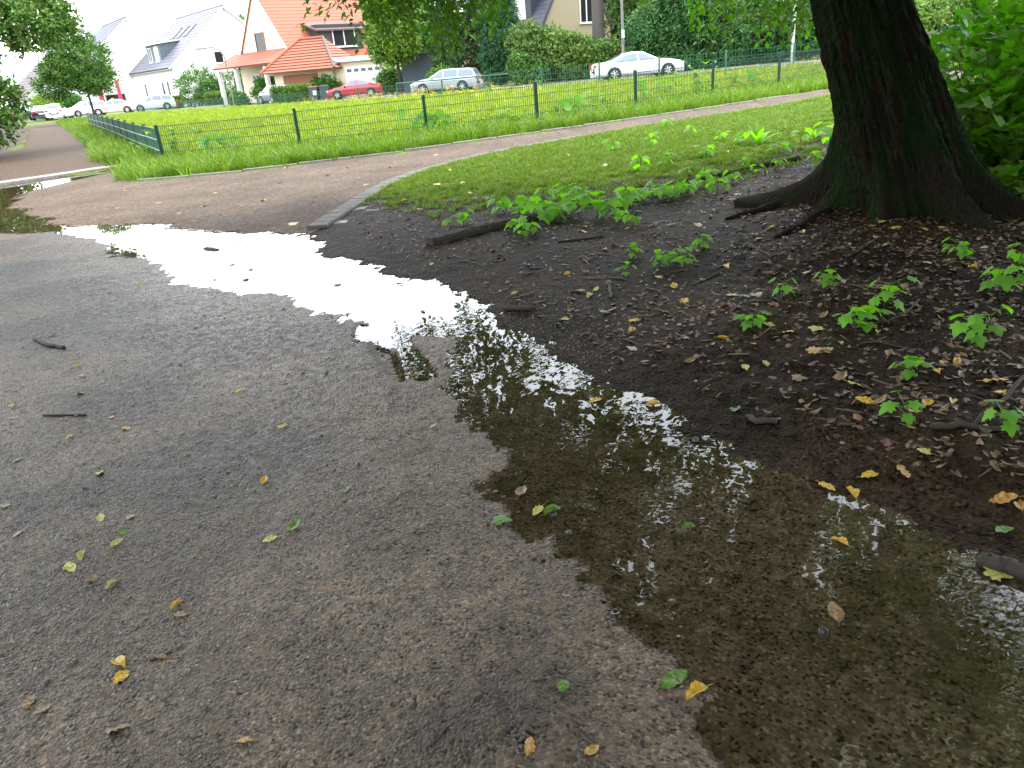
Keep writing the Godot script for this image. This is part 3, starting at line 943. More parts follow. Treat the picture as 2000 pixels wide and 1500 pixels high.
# ---------------------------------------------------------------- the big tree
func make_big_tree() -> void:
	var t := thing("broadleaf_tree", "huge mossy tree trunk with spreading roots leaning over the mud", "tree", place(3.09, -5.66))
	var base := t.position
	var mb := MB.new()
	var rows := 190
	var cols := 240
	var flare := [[4.05, 1.9], [3.45, .7], [1.45, .7], [0.75, .9], [2.5, .35], [-0.4, .7], [-1.2, .6]]
	var ridge := FastNoiseLite.new()
	ridge.seed = 12; ridge.frequency = 1.0; ridge.fractal_octaves = 3
	var g := []
	for j in rows + 1:
		var y := 5.6 * pow(float(j) / rows, 1.35) - 0.16
		var ax := -0.33 * clampf(y, 0.0, 2.4) - 0.12 * maxf(y - 2.4, 0.0)
		var az := -0.10 * y
		var row := []
		for i in cols:
			var a := TAU * i / cols
			var r := 0.362 - 0.075 * ss(0.3, 1.9, y) - 0.03 * ss(2.0, 5.5, y)
			var fl := 0.0
			for f in flare:
				var d := absf(angle_difference(a, f[0]))
				fl += f[1] * exp(-d * d / 0.055)
			r += (0.06 + 0.52 * fl) * exp(-maxf(y + 0.05, 0.0) / 0.20) + 0.07 * fl * exp(-maxf(y, 0.0) / 0.6)
			# long bark ridges and bulges
			var q := Vector3(cos(a), 0, sin(a))
			r += 0.030 * ridge.get_noise_3d(q.x * 7.0, y * 1.1, q.z * 7.0) + 0.045 * ridge.get_noise_3d(q.x * 1.6 + 5, y * 0.8, q.z * 1.6)
			r += 0.022 * ridge.get_noise_3d(q.x * 16.0, y * 3.4, q.z * 16.0) + 0.012 * ridge.get_noise_3d(q.x * 40.0, y * 16.0, q.z * 40.0)
			var mo := ss(-0.05, 0.35, ridge.get_noise_3d(q.x * 2.0 + 9, y * 2.2, q.z * 2.0) + 0.25)
			mb.paint = Color(.022, .016, .011).lerp(Color(.014, .031, .005), mo)
			row.append(mb.vert(Vector3(ax + q.x * r, y, az + q.z * r), q))
		g.append(row)
	for j in rows:
		for i in cols:
			var k := (i + 1) % cols
			mb.face(g[j][i], g[j + 1][i], g[j + 1][k])
			mb.face(g[j][i], g[j + 1][k], g[j][k])
	# normals from the surface itself
	for j in rows + 1:
		for i in cols:
			var du: Vector3 = mb.v[g[j][(i + 1) % cols]] - mb.v[g[j][(i + cols - 1) % cols]]
			var dv: Vector3 = mb.v[g[mini(j + 1, rows)][i]] - mb.v[g[maxi(j - 1, 0)][i]]
			mb.n[g[j][i]] = dv.cross(du).normalized()
	obj("trunk", mb.mesh(M.bark, true), t)
	# roots that run out over the ground
	var roots := [
		[[2.72, -6.38, 0.1], [2.34, -6.4, 0.06], [2.02, -6.32, 0.035], [1.8, -6.24, 0.015]],
		[[2.84, -7.01, 0.07], [2.46, -7.01, 0.04], [2.15, -6.9, 0.015]],
		[[3.44, -6.27, 0.11], [3.33, -5.77, 0.085], [3.19, -5.36, 0.055], [3.05, -5.04, 0.025]],
		[[3.7, -5.92, 0.11], [3.56, -5.47, 0.08], [3.51, -5.18, 0.04]],
		[[3.34, -6.09, 0.06], [3.05, -6.07, 0.035], [2.69, -6.02, 0.015]],
		[[2.91, -5.96, 0.05], [2.52, -5.79, 0.035], [2.18, -5.51, 0.025], [1.88, -5.3, 0.01]],
		[[3.61, -9.28, 0.05], [3.05, -9.08, 0.05], [2.5, -8.8, 0.04], [2.01, -8.71, 0.015]],
		[[4.19, -6.46, 0.08], [4.4, -6.49, 0.06], [4.54, -6.41, 0.03]]]
	for r in roots:
		var rb := MB.new()
		rb.paint = Color(.030, .026, .016)
		var pts := []
		var rad := []
		for k in range(r.size() - 1):
			for s in 5:
				var u := s / 5.0
				var x := lerpf(r[k][0], r[k + 1][0], u) + rng.randf_range(-.012, .012)
				var z := lerpf(r[k][1], r[k + 1][1], u) + rng.randf_range(-.012, .012)
				var rr := lerpf(r[k][2], r[k + 1][2], u)
				pts.append(place(x, z, rr * 0.05) - base)
				rad.append(rr)
		rb.tube(pts, rad, 10, true, 0.08, rng)
		rb.smooth()
		obj("root", rb.mesh(M.bark, true), t)
	# limbs into the crown, above the picture
	var limbs := [
		[[-1.05, 4.6, -.5, .36], [-1.6, 6.4, -.9, .26], [-3.2, 7.6, -2.0, .16], [-5.0, 7.9, -3.2, .07]],
		[[-1.0, 4.8, -.5, .34], [-0.6, 7.2, -.4, .26], [0.8, 9.2, .8, .17], [2.6, 10.2, 2.0, .08]],
		[[-1.1, 4.9, -.5, .30], [-1.8, 6.6, 1.0, .2], [-3.2, 7.4, 3.4, .12], [-4.6, 7.4, 5.6, .06]],
		[[-1.0, 5.1, -.5, .26], [0.4, 6.8, -1.6, .16], [2.2, 7.2, -2.8, .09], [3.6, 7.0, -3.8, .04]],
		[[-1.4, 5.3, -.7, .16], [-2.8, 5.6, -2.4, .1], [-4.0, 4.4, -3.6, .05], [-4.45, 2.6, -4.1, .02]],
		[[-0.9, 5.0, -.7, .13], [-0.7, 5.2, -2.0, .08], [-0.5, 4.0, -2.9, .045], [-0.55, 2.2, -3.3, .015]]]
	for l in limbs:
		var lb := MB.new()
		var pts := []
		var rad := []
		for q in l:
			pts.append(Vector3(q[0], q[1], q[2])); rad.append(q[3])
		lb.tube(pts, rad, 10)
		obj("limb", lb.mesh(M.limb), t)
	var sp := []
	for k in 4: sp.append(spray_mesh(M.leaf_tree, 13, 0.62, 0.13, 200 + k))
	var blobs := []
	for q in BIG_CROWN: blobs.append([Vector3(q[0], q[1], q[2]) - base, Vector3(q[3], q[4], q[5])])
	crown(t, sp, blobs, 9500, 1.5, 0.10, 0.25)
	# two low sprays of leaves that hang into view
	var fine := []
	for k in 4: fine.append(spray_mesh(M.leaf_tree, 11, 0.42, 0.085, 220 + k))
	for h in HANGING:
		var pl := []
		var ti := []
		var tw := MB.new()
		for s in h.n:
			var u := rng.randf()
			var x: float = lerpf(h.x0, h.x1, u)
			var low: float = lerpf(h.y0, h.y1, u) + h.sag * sin(PI * u) * -1.0
			var y: float = low + pow(rng.randf(), 1.6) * 1.6 + 0.12 * rng.randfn()
			var z: float = h.z + rng.randfn() * 0.45
			var yaw := rng.randf() * TAU
			var b := Basis(Vector3.UP, yaw) * Basis(Vector3.RIGHT, rng.randf_range(0.1, 1.1))
			pl.append(Transform3D(b.scaled(Vector3.ONE * rng.randf_range(.8, 1.25)), Vector3(x, y, z) - base))
			ti.append(tint(.2, .12))
		for s in 9:
			var u := (s + 0.5) / 9.0
			var top := Vector3(lerpf(h.x0, h.x1, 0.5 + (u - .5) * .6), 4.2, h.z + 0.3)
			var end := Vector3(lerpf(h.x0, h.x1, u), lerpf(h.y0, h.y1, u) + 0.12, h.z + rng.randfn() * 0.2)
			tw.tube([top - base, top.lerp(end, .5) + Vector3(0, .12, 0) - base, end - base], [.02, .012, .004], 5)
		obj("hanging_twig", tw.mesh(M.limb), t, "stuff")
		var parts := [[], [], [], []]
		var tt := [[], [], [], []]
		for k in pl.size():
			parts[k % 4].append(pl[k]); tt[k % 4].append(ti[k])
		for k in 4: multi("hanging_leaves", fine[k], parts[k], tt[k], t)

const BIG_CROWN := [[2.2, 9.0, -6.5, 4.6, 3.4, 4.4], [-1.2, 7.4, -7.4, 2.8, 1.9, 2.2], [6.6, 8.2, -2.6, 2.6, 2.0, 2.4], [7.4, 7.2, -10.2, 2.6, 1.8, 1.8], [-2.4, 7.4, -3.6, 2.4, 1.6, 2.4], [3.0, 7.0, .6, 2.8, 1.6, 2.4], [1.6, 6.6, -2.6, 3.0, 1.8, 2.6], [4.6, 6.2, -1.6, 2.6, 1.8, 2.6], [1.2, 6.2, -9.6, 2.6, 2.4, 1.5], [-1.3, 5.6, -9.9, 2.4, 2.2, 1.6], [3.7, 5.6, -8.8, 1.6, 1.3, 1.2], [-0.9, 3.9, -10.2, 1.5, 1.0, .8], [1.0, 4.2, -10.2, 1.6, 1.0, .8], [-0.2, 5.6, -11.0, 2.2, 1.4, 1.0]]
const HANGING := [
	{"x0": -1.8, "x1": 0.25, "y0": 2.42, "y1": 2.25, "sag": 0.34, "z": -10.0, "n": 260},
	{"x0": 2.75, "x1": 4.6, "y0": 2.15, "y1": 1.95, "sag": 0.25, "z": -10.6, "n": 260}]

# ---------------------------------------------------------------- other trees and shrubs
var clumps := {}
func kit(kind: String) -> Array:
	if clumps.has(kind): return clumps[kind]
	var out := []
	for k in 3:
		match kind:
			"broad": out.append(clump_mesh(M.leaf_garden, 26, 0.42, 0.26, 300 + k))
			"fine": out.append(clump_mesh(M.leaf_garden, 30, 0.28, 0.15, 310 + k))
			"needle": out.append(clump_mesh(M.needle, 40, 0.34, 0.26, 320 + k, 0.28))
			"shade": out.append(clump_mesh(M.leaf_tree, 30, 0.8, 0.30, 330 + k, 0.7))
	clumps[kind] = out
	return out

func tree(called: String, label: String, category: String, at: Vector3, trunk: Array, blobs: Array, count: int, kind: String, scale := 1.0, base_tint := Color.WHITE, group := "", gaps := 0.05, bark := "limb", shell := 0.45) -> Node3D:
	var t := thing(called, label, category, at, 0.0, group)
	if trunk:
		var mb := MB.new()
		var pts := []
		var rad := []
		for q in trunk:
			pts.append(Vector3(q[0], q[1], q[2])); rad.append(q[3])
		mb.tube(pts, rad, 10, true)
		mb.smooth()
		obj("trunk", mb.mesh(M[bark]), t)
	crown(t, kit(kind), blobs, count, scale, gaps, shell, "crown" if category == "tree" else "foliage", 0.28, base_tint)
	return t

func tp(x: float, z: float) -> Vector3:
	return Vector3(x, terr(x, z), z)

func make_trees() -> void:
	# the wood round the path, behind and beside the viewer: it shades the path
	for e in [[-5.2, 7.6, 9.5], [2.4, 6.8, 10], [8.0, 2.0, 9.5], [-9.6, -1.6, 9.0], [-0.6, 10.5, 10.5]]:
		tree("woodland_tree", "tall woodland tree shading the gravel path", "tree", tp(e[0], e[1]), [[0, -.2, 0, .34], [.05, 2, .05, .27], [-.1, 4.5, 0, .22], [0, 7.5, .1, .12]],
			[[Vector3(0, e[2] - 2.2, 0), Vector3(3.6, 2.8, 3.6)], [Vector3(-2, e[2] - 4.4, 1.4), Vector3(2.6, 2.2, 2.6)], [Vector3(2.1, e[2] - 4.8, -0.6), Vector3(2.5, 2.0, 2.5)], [Vector3(0.4, e[2] - 5.6, 2.2), Vector3(2.6, 2.4, 2.0)], [Vector3(-.6, e[2] - 4.6, -2.0), Vector3(2.2, 1.8, 2.2)]], 1500, "shade", 1.0, Color.WHITE, "trees of the wood around the path", -0.05, "limb", 0.25)
	# beside the lane
	tree("lane_tree", "leafy tree overhanging the mouth of the lane", "tree", tp(-18.2, -25.5), [[0, -.2, 0, .3], [.1, 2, 0, .25], [.6, 5, -.4, .12]],
		[[Vector3(-.3, 2.9, 0), Vector3(2.6, 2.5, 2.6)], [Vector3(-.5, 6.0, 0), Vector3(4.2, 2.8, 4.0)], [Vector3(2.6, 5.3, -2.0), Vector3(1.8, 1.1, 1.8)], [Vector3(3.6, 4.6, -3.0), Vector3(1.1, .8, 1.0)], [Vector3(1.2, 8.0, -1.0), Vector3(3.4, 2.0, 3.0)], [Vector3(4.4, 7.9, -4.5), Vector3(3.0, 1.4, 2.6)], [Vector3(2.3, 1.9, -.3), Vector3(1.6, 1.4, 1.2)], [Vector3(4.6, 3.8, -.5), Vector3(1.6, .7, 1.0)], [Vector3(2.2, 4.6, -1.0), Vector3(1.2, .9, 1.0)]], 6400, "fine", 0.95, Color(1.0, 1.05, .85), "", -0.05)
	tree("lane_shrub", "dense shrub covering the bank at the mouth of the lane", "shrub", tp(-24.6, -36.0), [[0, -.2, 0, .12], [.1, 1.5, 0, .08]],
		[[Vector3(0, 2.0, 0), Vector3(2.4, 2.2, 2.6)], [Vector3(-2.0, 3.2, 1.0), Vector3(3.0, 3.0, 3.0)], [Vector3(-3.5, 3.0, -6.0), Vector3(3.0, 3.0, 3.5)]], 2600, "fine", 1.0, Color(.72, .9, .75), "", -0.05)
	tree("street_tree", "young round street tree on a thin trunk behind the strip fence", "tree", tp(-28.0, -59.0), [[0, -.1, 0, .09], [-.05, 1.6, 0, .075], [-.1, 3.0, 0, .05]],
		[[Vector3(-.2, 4.0, 0), Vector3(2.2, 2.1, 2.1)], [Vector3(-.7, 5.6, 0), Vector3(1.4, 1.5, 1.4)], [Vector3(.5, 2.9, 0), Vector3(1.7, 1.1, 1.6)], [Vector3(-2.2, 2.6, .3), Vector3(1.3, 1.0, 1.1)], [Vector3(-1.2, 3.4, .2), Vector3(1.5, 1.3, 1.4)]], 1900, "fine", 0.9, Color(.8, .95, .75), "", -0.02)
	tree("columnar_conifer", "tall narrow blue green conifer beside the slate house", "tree", tp(1.0, -55.5), [[0, -.1, 0, .2], [0, 5, 0, .1]],
		[[Vector3(0, 1.6, 0), Vector3(1.15, 1.7, 1.1)], [Vector3(.1, 4.0, 0), Vector3(1.35, 2.6, 1.3)], [Vector3(0, 7.2, 0), Vector3(1.0, 2.6, 1.0)]], 1500, "needle", 0.8, Color(.9, 1.1, 1.25))
	tree("broad_conifer", "dark brownish green bushy conifer behind the silver estate car", "tree", tp(-1.7, -57.0), [[0, -.1, 0, .25], [0, 4, 0, .15]],
		[[Vector3(0, 2.2, 0), Vector3(1.7, 2.3, 1.6)], [Vector3(.3, 5.2, 0), Vector3(1.9, 2.6, 1.8)], [Vector3(-.6, 7.6, 0), Vector3(1.8, 2.0, 1.8)]], 1700, "needle", 0.9, Color(1.0, .85, .75))
	tree("garden_tree", "small yellow green garden tree on a bare trunk beside the garage", "tree", tp(-6.0, -58.5), [[0, -.1, 0, .13], [0, 1.4, 0, .11], [-.1, 3, 0, .08]],
		[[Vector3(-.2, 3.0, 0), Vector3(1.7, 1.0, 1.5)], [Vector3(-.6, 4.0, 0), Vector3(1.5, 1.0, 1.4)], [Vector3(.6, 3.8, 0), Vector3(1.3, 1.2, 1.4)], [Vector3(-.2, 5.6, -.5), Vector3(1.7, 1.6, 1.6)]], 1300, "broad", 0.8, Color(1.3, 1.25, .6))
	tree("ivy_tree", "pale thick trunk of a tall tree wrapped in ivy", "tree", tp(7.55, -54.5), [[0, -.1, 0, .52], [0, 1.5, 0, .42], [0, 5, 0, .38], [.1, 9, 0, .3]],
		[[Vector3(.62, 2.6, .1), Vector3(.34, 2.9, .4)], [Vector3(2.0, 5.3, .4), Vector3(1.5, 1.1, 1.2)], [Vector3(2.9, 7.8, 0), Vector3(3.4, 2.0, 3.0)]], 1100, "fine", 0.8, Color(.75, .6, .6), "", 0.0, "grey_bark")
	tree("yew_tree", "dense dark green conifer behind the white saloon car", "tree", tp(11.4, -48.5), [[0, -.1, 0, .25], [0, 3, 0, .15]],
		[[Vector3(-1.6, 1.7, 0), Vector3(1.7, 1.8, 1.5)], [Vector3(.4, 2.3, 0), Vector3(2.2, 2.3, 1.8)], [Vector3(.3, 4.0, 0), Vector3(1.5, 1.3, 1.4)], [Vector3(2.3, 1.9, 0), Vector3(1.6, 1.9, 1.5)]], 2600, "needle", 0.95, Color(1.0, 1.15, .85))
	tree("yew_tree", "dark conifer next to the white pole", "tree", tp(16.4, -50.0), [[0, -.1, 0, .25], [0, 3, 0, .15]],
		[[Vector3(-1.3, 2.1, 0), Vector3(1.8, 2.3, 1.6)], [Vector3(1.2, 2.7, -.5), Vector3(2.0, 2.8, 1.8)], [Vector3(3.8, 2.2, -.5), Vector3(1.8, 2.3, 1.8)]], 2200, "needle", 0.95, Color(.85, 1.05, .9))
	tree("golden_conifer", "yellow leaved garden shrub glowing above the dark conifers", "shrub", tp(11.6, -54.5), [], [[Vector3(0, 3.7, 0), Vector3(1.3, 2.4, 1.2)], [Vector3(-1.6, 2.4, 0), Vector3(.7, .9, .7)]], 600, "fine", 0.9, Color(2.2, 1.9, .5))
	# rhododendrons in front of the slate house
	for e in [[2.6, -51.5, 1.1, "dark green rounded shrub at the foot of the columnar conifer", Color(.7, .9, .7)], [3.6, -53.0, 2.25, "broad rhododendron below the slate dormers", Color(.95, .95, .85)], [5.5, -51.8, 1.75, "big pale green rhododendron in front of the brick gable", Color(1.15, 1.1, .95)], [7.4, -51.0, 1.35, "rhododendron at the foot of the ivy tree", Color(.9, .95, .8)], [9.1, -50.5, 1.2, "low brown green shrub beside the lamp post", Color(.95, .85, .7)]]:
		tree("garden_shrub", e[3], "shrub", tp(e[0], e[1]), [], [[Vector3(0, e[2] * .75, 0), Vector3(e[2] * .85, e[2] * .8, e[2] * .8)], [Vector3(e[2] * .5, e[2] * .5, .3), Vector3(e[2] * .7, e[2] * .6, e[2] * .6)], [Vector3(-e[2] * .4, e[2] * 1.15, 0), Vector3(e[2] * .6, e[2] * .5, e[2] * .6)]], 800, "broad", 0.72, e[4], "shrubs in the front gardens", 0.0)
	# front gardens further along the street
	for e in [[-28.2, -82, 2.3, "large round dark green bush in front of the solar roof house", Color(.7, .95, .75)], [-24.2, -82.5, 2.2, "loose grey green bush beside the white gable", Color(1.0, 1.05, .9)], [-18.4, -70.5, 1.35, "clipped bush in front of the porch", Color(.8, 1.1, .6)], [-12.6, -65.2, 1.15, "spreading juniper beside the garage", Color(.7, .95, .7)], [-7.2, -63.0, 1.2, "round laurel bush at the corner of the garage", Color(.8, 1.0, .75)], [-2.9, -55.5, .95, "bright green bush behind the silver estate car", Color(.95, 1.15, .6)], [-46.5, -88, 1.6, "yellow green conifer bush at the end of the lane", Color(1.9, 1.7, .5)], [-44.5, -89, 1.5, "dark green bush at the end of the lane", Color(.6, .95, .7)], [-20.5, -68.6, .6, "low grey green juniper by the street fence", Color(.95, 1.15, 1.2)]]:
		tree("garden_shrub", e[3], "shrub", tp(e[0], e[1]), [], [[Vector3(0, e[2] * .75, 0), Vector3(e[2] * .95, e[2] * .8, e[2] * .85)], [Vector3(e[2] * .5, e[2] * .5, .3), Vector3(e[2] * .7, e[2] * .55, e[2] * .6)]], 520, "fine", 1.05, e[4], "shrubs in the front gardens", 0.0)
	# hedges
	for e in [[-14.9, -63.5, 3.0, 1.15, .9, "clipped hedge beside the dustbins", Color(.95, 1.1, .6)], [-24.6, -79, 4.0, 1.1, .9, "low hedge in front of the white house", Color(1.1, 1.2, .6)], [-31.5, -82.5, 2.6, 1.0, .8, "low hedge beside the parked silver hatchback", Color(.95, 1.0, .7)]]:
		var t := thing("hedge", e[5], "hedge", tp(e[0], e[1]))
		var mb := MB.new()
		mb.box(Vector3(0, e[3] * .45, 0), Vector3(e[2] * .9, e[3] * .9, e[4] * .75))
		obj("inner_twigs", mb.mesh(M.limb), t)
		var pl := []
		var ti := []
		for k in 420:
			var p := Vector3(rng.randf_range(-.5, .5) * e[2], rng.randf() * e[3], rng.randf_range(-.5, .5) * e[4])
			var f := rng.randi() % 3
			if f == 0: p.y = e[3]
			elif f == 1: p.z = .5 * e[4]
			pl.append(Transform3D(rand_basis().scaled(Vector3.ONE * rng.randf_range(.45, .8)), p))
			ti.append(tint(.25) * e[6])
		multi("foliage", kit("fine")[0], pl, ti, t)
	# behind the houses and along the far side of the park
	for e in [[-32.5, -118, 9.5, 3.5, "dark tree top between the white house and the red house"], [-8, -92, 8.0, 5.0, "tall garden tree behind the red house"], [14, -75, 8.5, 5.0, "tall tree behind the slate house"], [22, -66, 7.5, 5.0, "tall tree behind the dark conifers"], [30, -60, 7.0, 5.0, "tall tree at the bend of the street"], [39, -55, 7.0, 5.0, "tall tree beyond the bright hedge"]]:
		tree("distant_tree", e[4], "tree", tp(e[0], e[1]), [[0, -.2, 0, .3], [0, e[2] * .7, 0, .15]], [[Vector3(0, e[2] * .72, 0), Vector3(e[3], e[2] * .38, e[3])], [Vector3(-e[3] * .5, e[2] * .4, 1), Vector3(e[3] * .7, e[2] * .35, e[3] * .7)], [Vector3(e[3] * .5, e[2] * .36, 1), Vector3(e[3] * .7, e[2] * .34, e[3] * .7)]], 1100, "broad", 1.5, Color(.7, .85, .7), "trees behind the houses", -0.1)
	for e in [[18.5, -37, 1.5], [21.0, -37.5, 1.7], [24.0, -38, 1.9], [27.5, -38, 2.2], [31.0, -37, 2.4]]:
		tree("hedge_shrub", "light green shrub of the loose hedge behind the park path", "shrub", tp(e[0], e[1]), [], [[Vector3(0, e[2] * .6, 0), Vector3(1.9, e[2] * .7, 1.2)], [Vector3(.8, e[2] * .9, 0), Vector3(1.2, e[2] * .6, 1.0)]], 700, "fine", 1.0, Color(1.15, 1.15, .8), "shrubs of the hedge behind the park path", -0.05)
	# maple thicket to the side of the big trunk, large leaves
	var mp := []
	for k in 3: mp.append(spray_mesh(M.leaf_maple, 9, 0.42, 0.115, 400 + k, true))
	for e in [[4.5, -7.1, 1.0, "leafy young maple shrub behind the big mossy trunk"], [4.95, -6.7, .85, "young maple shrub at the edge of the wood"], [5.3, -8.2, 1.35, "tall maple shrub behind the mossy trunk"], [4.8, -5.5, .42, "small maple sapling beside the big roots"]]:
		var t := thing("maple_shrub", e[3], "shrub", place(e[0], e[1]), 0.0, "maple shrubs beside the big trunk")
		for s in 5:
			var mb := MB.new()
			var a := rng.randf() * TAU
			mb.tube([Vector3(cos(a) * .1, -.05, sin(a) * .1), Vector3(cos(a) * .2, e[2] * .5, sin(a) * .2), Vector3(cos(a) * .45, e[2], sin(a) * .45)], [.012, .009, .004], 5)
			obj("stem", mb.mesh(M.branch), t)
		crown(t, mp, [[Vector3(0, e[2] * .62, 0), Vector3(.75, e[2] * .45, .75)], [Vector3(-.2, e[2] * .3, .25), Vector3(.6, e[2] * .28, .5)]], 230, 1.0, -0.2, 0.15, "foliage", .22)
	# an elder branch reaching in from the side
	var el := thing("elder_shrub", "elder shrub with hanging oval leaflets at the edge of the wood", "shrub", place(4.2, -4.9))
	var tw := MB.new()
	tw.tube([Vector3(.3, -.1, 0), Vector3(.35, 1.2, -.1), Vector3(-.3, 1.75, 0), Vector3(-.95, 1.5, 0)], [.03, .024, .016, .008], 6)
	tw.tube([Vector3(.3, 1.0, 0), Vector3(-.2, 1.35, -.1), Vector3(-.8, 1.15, -.1)], [.016, .011, .005], 6)
	obj("stem", tw.mesh(M.branch), el)
	var els := []
	for k in 3: els.append(spray_mesh(M.leaf_maple, 7, 0.24, 0.075, 430 + k))
	crown(el, els, [[Vector3(-.5, 1.45, 0), Vector3(.45, .28, .4)], [Vector3(-.85, 1.32, 0), Vector3(.28, .18, .25)], [Vector3(-.1, 1.35, 0), Vector3(.4, .5, .4)], [Vector3(-.3, 1.9, -.1), Vector3(.6, .35, .5)]], 240, 1.0, -0.15, 0.1, "foliage", .3, Color(.8, .9, .8))

# ---------------------------------------------------------------- small plants
func seedling(x: float, z: float, tall: float, leaves: int, size: float, label: String, group := "maple seedlings on the woodland floor") -> void:
	var t := thing("maple_seedling", label, "seedling", place(x, z), 0.0, group)
	var st := MB.new()
	var lean := Vector3(rng.randfn() * .15, 0, rng.randfn() * .15) * tall
	st.tube([Vector3(0, -.03, 0), Vector3(0, tall * .5, 0) + lean * .4, Vector3(0, tall, 0) + lean], [.004, .003, .002], 5)
	obj("stem", st.mesh(M.branch), t)
	var a := rng.randf() * TAU
	for k in leaves:
		var u := 1.0 - 0.28 * (k / 2)
		if u < .3: u = rng.randf_range(.4, 1.0)
		a += PI if k % 2 else rng.randf_range(1.2, 2.0)
		var lb := MB.new()
		var from := Vector3(0, tall * u, 0) + lean * u
		var d := Vector3(cos(a), rng.randf_range(.1, .6), sin(a))
		var stalk := size * rng.randf_range(.5, 1.1)
		var b := Basis.looking_at(-Vector3(d.x, rng.randf_range(-1.5, -.15), d.z), Vector3.UP)
		lb.tube([from, from + d * stalk], [.0016, .0012], 4, false)
		maple_shape(lb, from + d * stalk, b, size * rng.randf_range(.75, 1.15), .25)
		var o := obj("leaf", lb.mesh(M.seed_leaf[rng.randi() % 3]), t)

func make_seedlings() -> void:
	M.seed_leaf = []
	for c in [[.075, .19, .018], [.09, .21, .02], [.065, .165, .02]]:
		M.seed_leaf.append(leaf_mat(lin(c[0], c[1], c[2]), Color(.5, .8, .08), 0.6, false))
	for q in SEEDLINGS:
		seedling(q[0], q[1], q[2], int(q[3]), q[4], SEED_LABELS[int(q[5])] % (("taller " if q[2] > 0.16 else "shorter ") + ["", "one", "two", "three", "four", "five", "six", "seven", "eight", "nine", "ten", "eleven"][int(q[3])] + " leaved") + ("" if int(q[5]) in [0, 4] else ", " + beside(q[0], q[1])), SEED_GROUPS[int(q[5])])
	# dock with long leaves at the edge of the lawn
	for e in [[3.75, -11.2, .34, "broad leaved dock growing in the lawn by the trunk"]]:
		var t := thing("dock_plant", e[3], "plant", place(e[0], e[1]))
		for k in 9:
			var lb := MB.new()
			leaf_shape(lb, Vector3.ZERO, Basis(Vector3.UP, k * 0.7 + rng.randf() * .3) * Basis(Vector3.RIGHT, rng.randf_range(-1.15, -.35)), e[2] * rng.randf_range(.7, 1.2), .09, .3, .5, 5)
			obj("leaf", lb.mesh(M.seed_leaf[k % 3]), t)
	# weeds along the fence
	for e in WEEDS:
		var t := thing("fence_weed", WEED_LABELS[int(e[4])] + " " + by_post(e[0]), "weed", place(e[0], e[1]), 0.0, "weeds growing through the mesh fence")
		for k in int(e[3]):
			var lb := MB.new()
			var a := rng.randf() * TAU
			var rr: float = rng.randf() * e[2] * .9
			var top := Vector3(cos(a) * rr, e[2] * rng.randf_range(.25, 1.0), sin(a) * rr * .5)
			lb.tube([Vector3(cos(a) * rr * .3, 0, 0), top], [.006, .004], 4, false)
			if int(e[4]) == 0:
				# round leaves
				var c := top
				var b := Basis(Vector3.UP, rng.randf_range(-.7, .7)) * Basis(Vector3.RIGHT, rng.randf_range(.7, 1.4)) * Basis(Vector3.UP, rng.randf() * TAU)
				var w := rng.randf_range(.05, .10)
				for s in 10:
					var a0 := TAU * s / 10
					var a1 := TAU * (s + 1) / 10
					lb.tri(c, c + b * Vector3(cos(a1), .12, sin(a1)) * w, c + b * Vector3(cos(a0), .12, sin(a0)) * w)
			else:
				for s in 3: leaf_shape(lb, top, Basis(Vector3.UP, rng.randf() * TAU) * Basis(Vector3.RIGHT, rng.randf_range(-.6, .5)), rng.randf_range(.12, .22), .09, .2, .4, 3)
			obj("leaf", lb.mesh(M.weed_leaf), t)

func by_post(x: float) -> String:
	var posts := [-7.34, -4.13, -1.39, 1.1, 3.61, 5.83, 8.13, 10.3]
	for k in posts.size():
		if x < posts[k] - 0.6: return "just before post %d from its corner" % (k + 1)
		if x < posts[k] + 0.6: return "at post %d from its corner" % (k + 1)
	return "at its far end"

const SEED_LABELS := ["%s maple seedling in the big green cluster beside the sunken timber", "%s small maple seedling in leaf litter", "%s tiny maple seedling in bare mud", "%s maple sapling", "%s green seedling at the edge of the lawn"]
const SEED_GROUPS := ["maple seedlings of the big cluster", "maple seedlings near the lawn edge", "maple seedlings in bare mud", "saplings in front of the roots", "seedlings in the lawn"]
const WEED_LABELS := ["round leaved weed against the mesh fence", "leafy stalked weed in the mesh fence"]

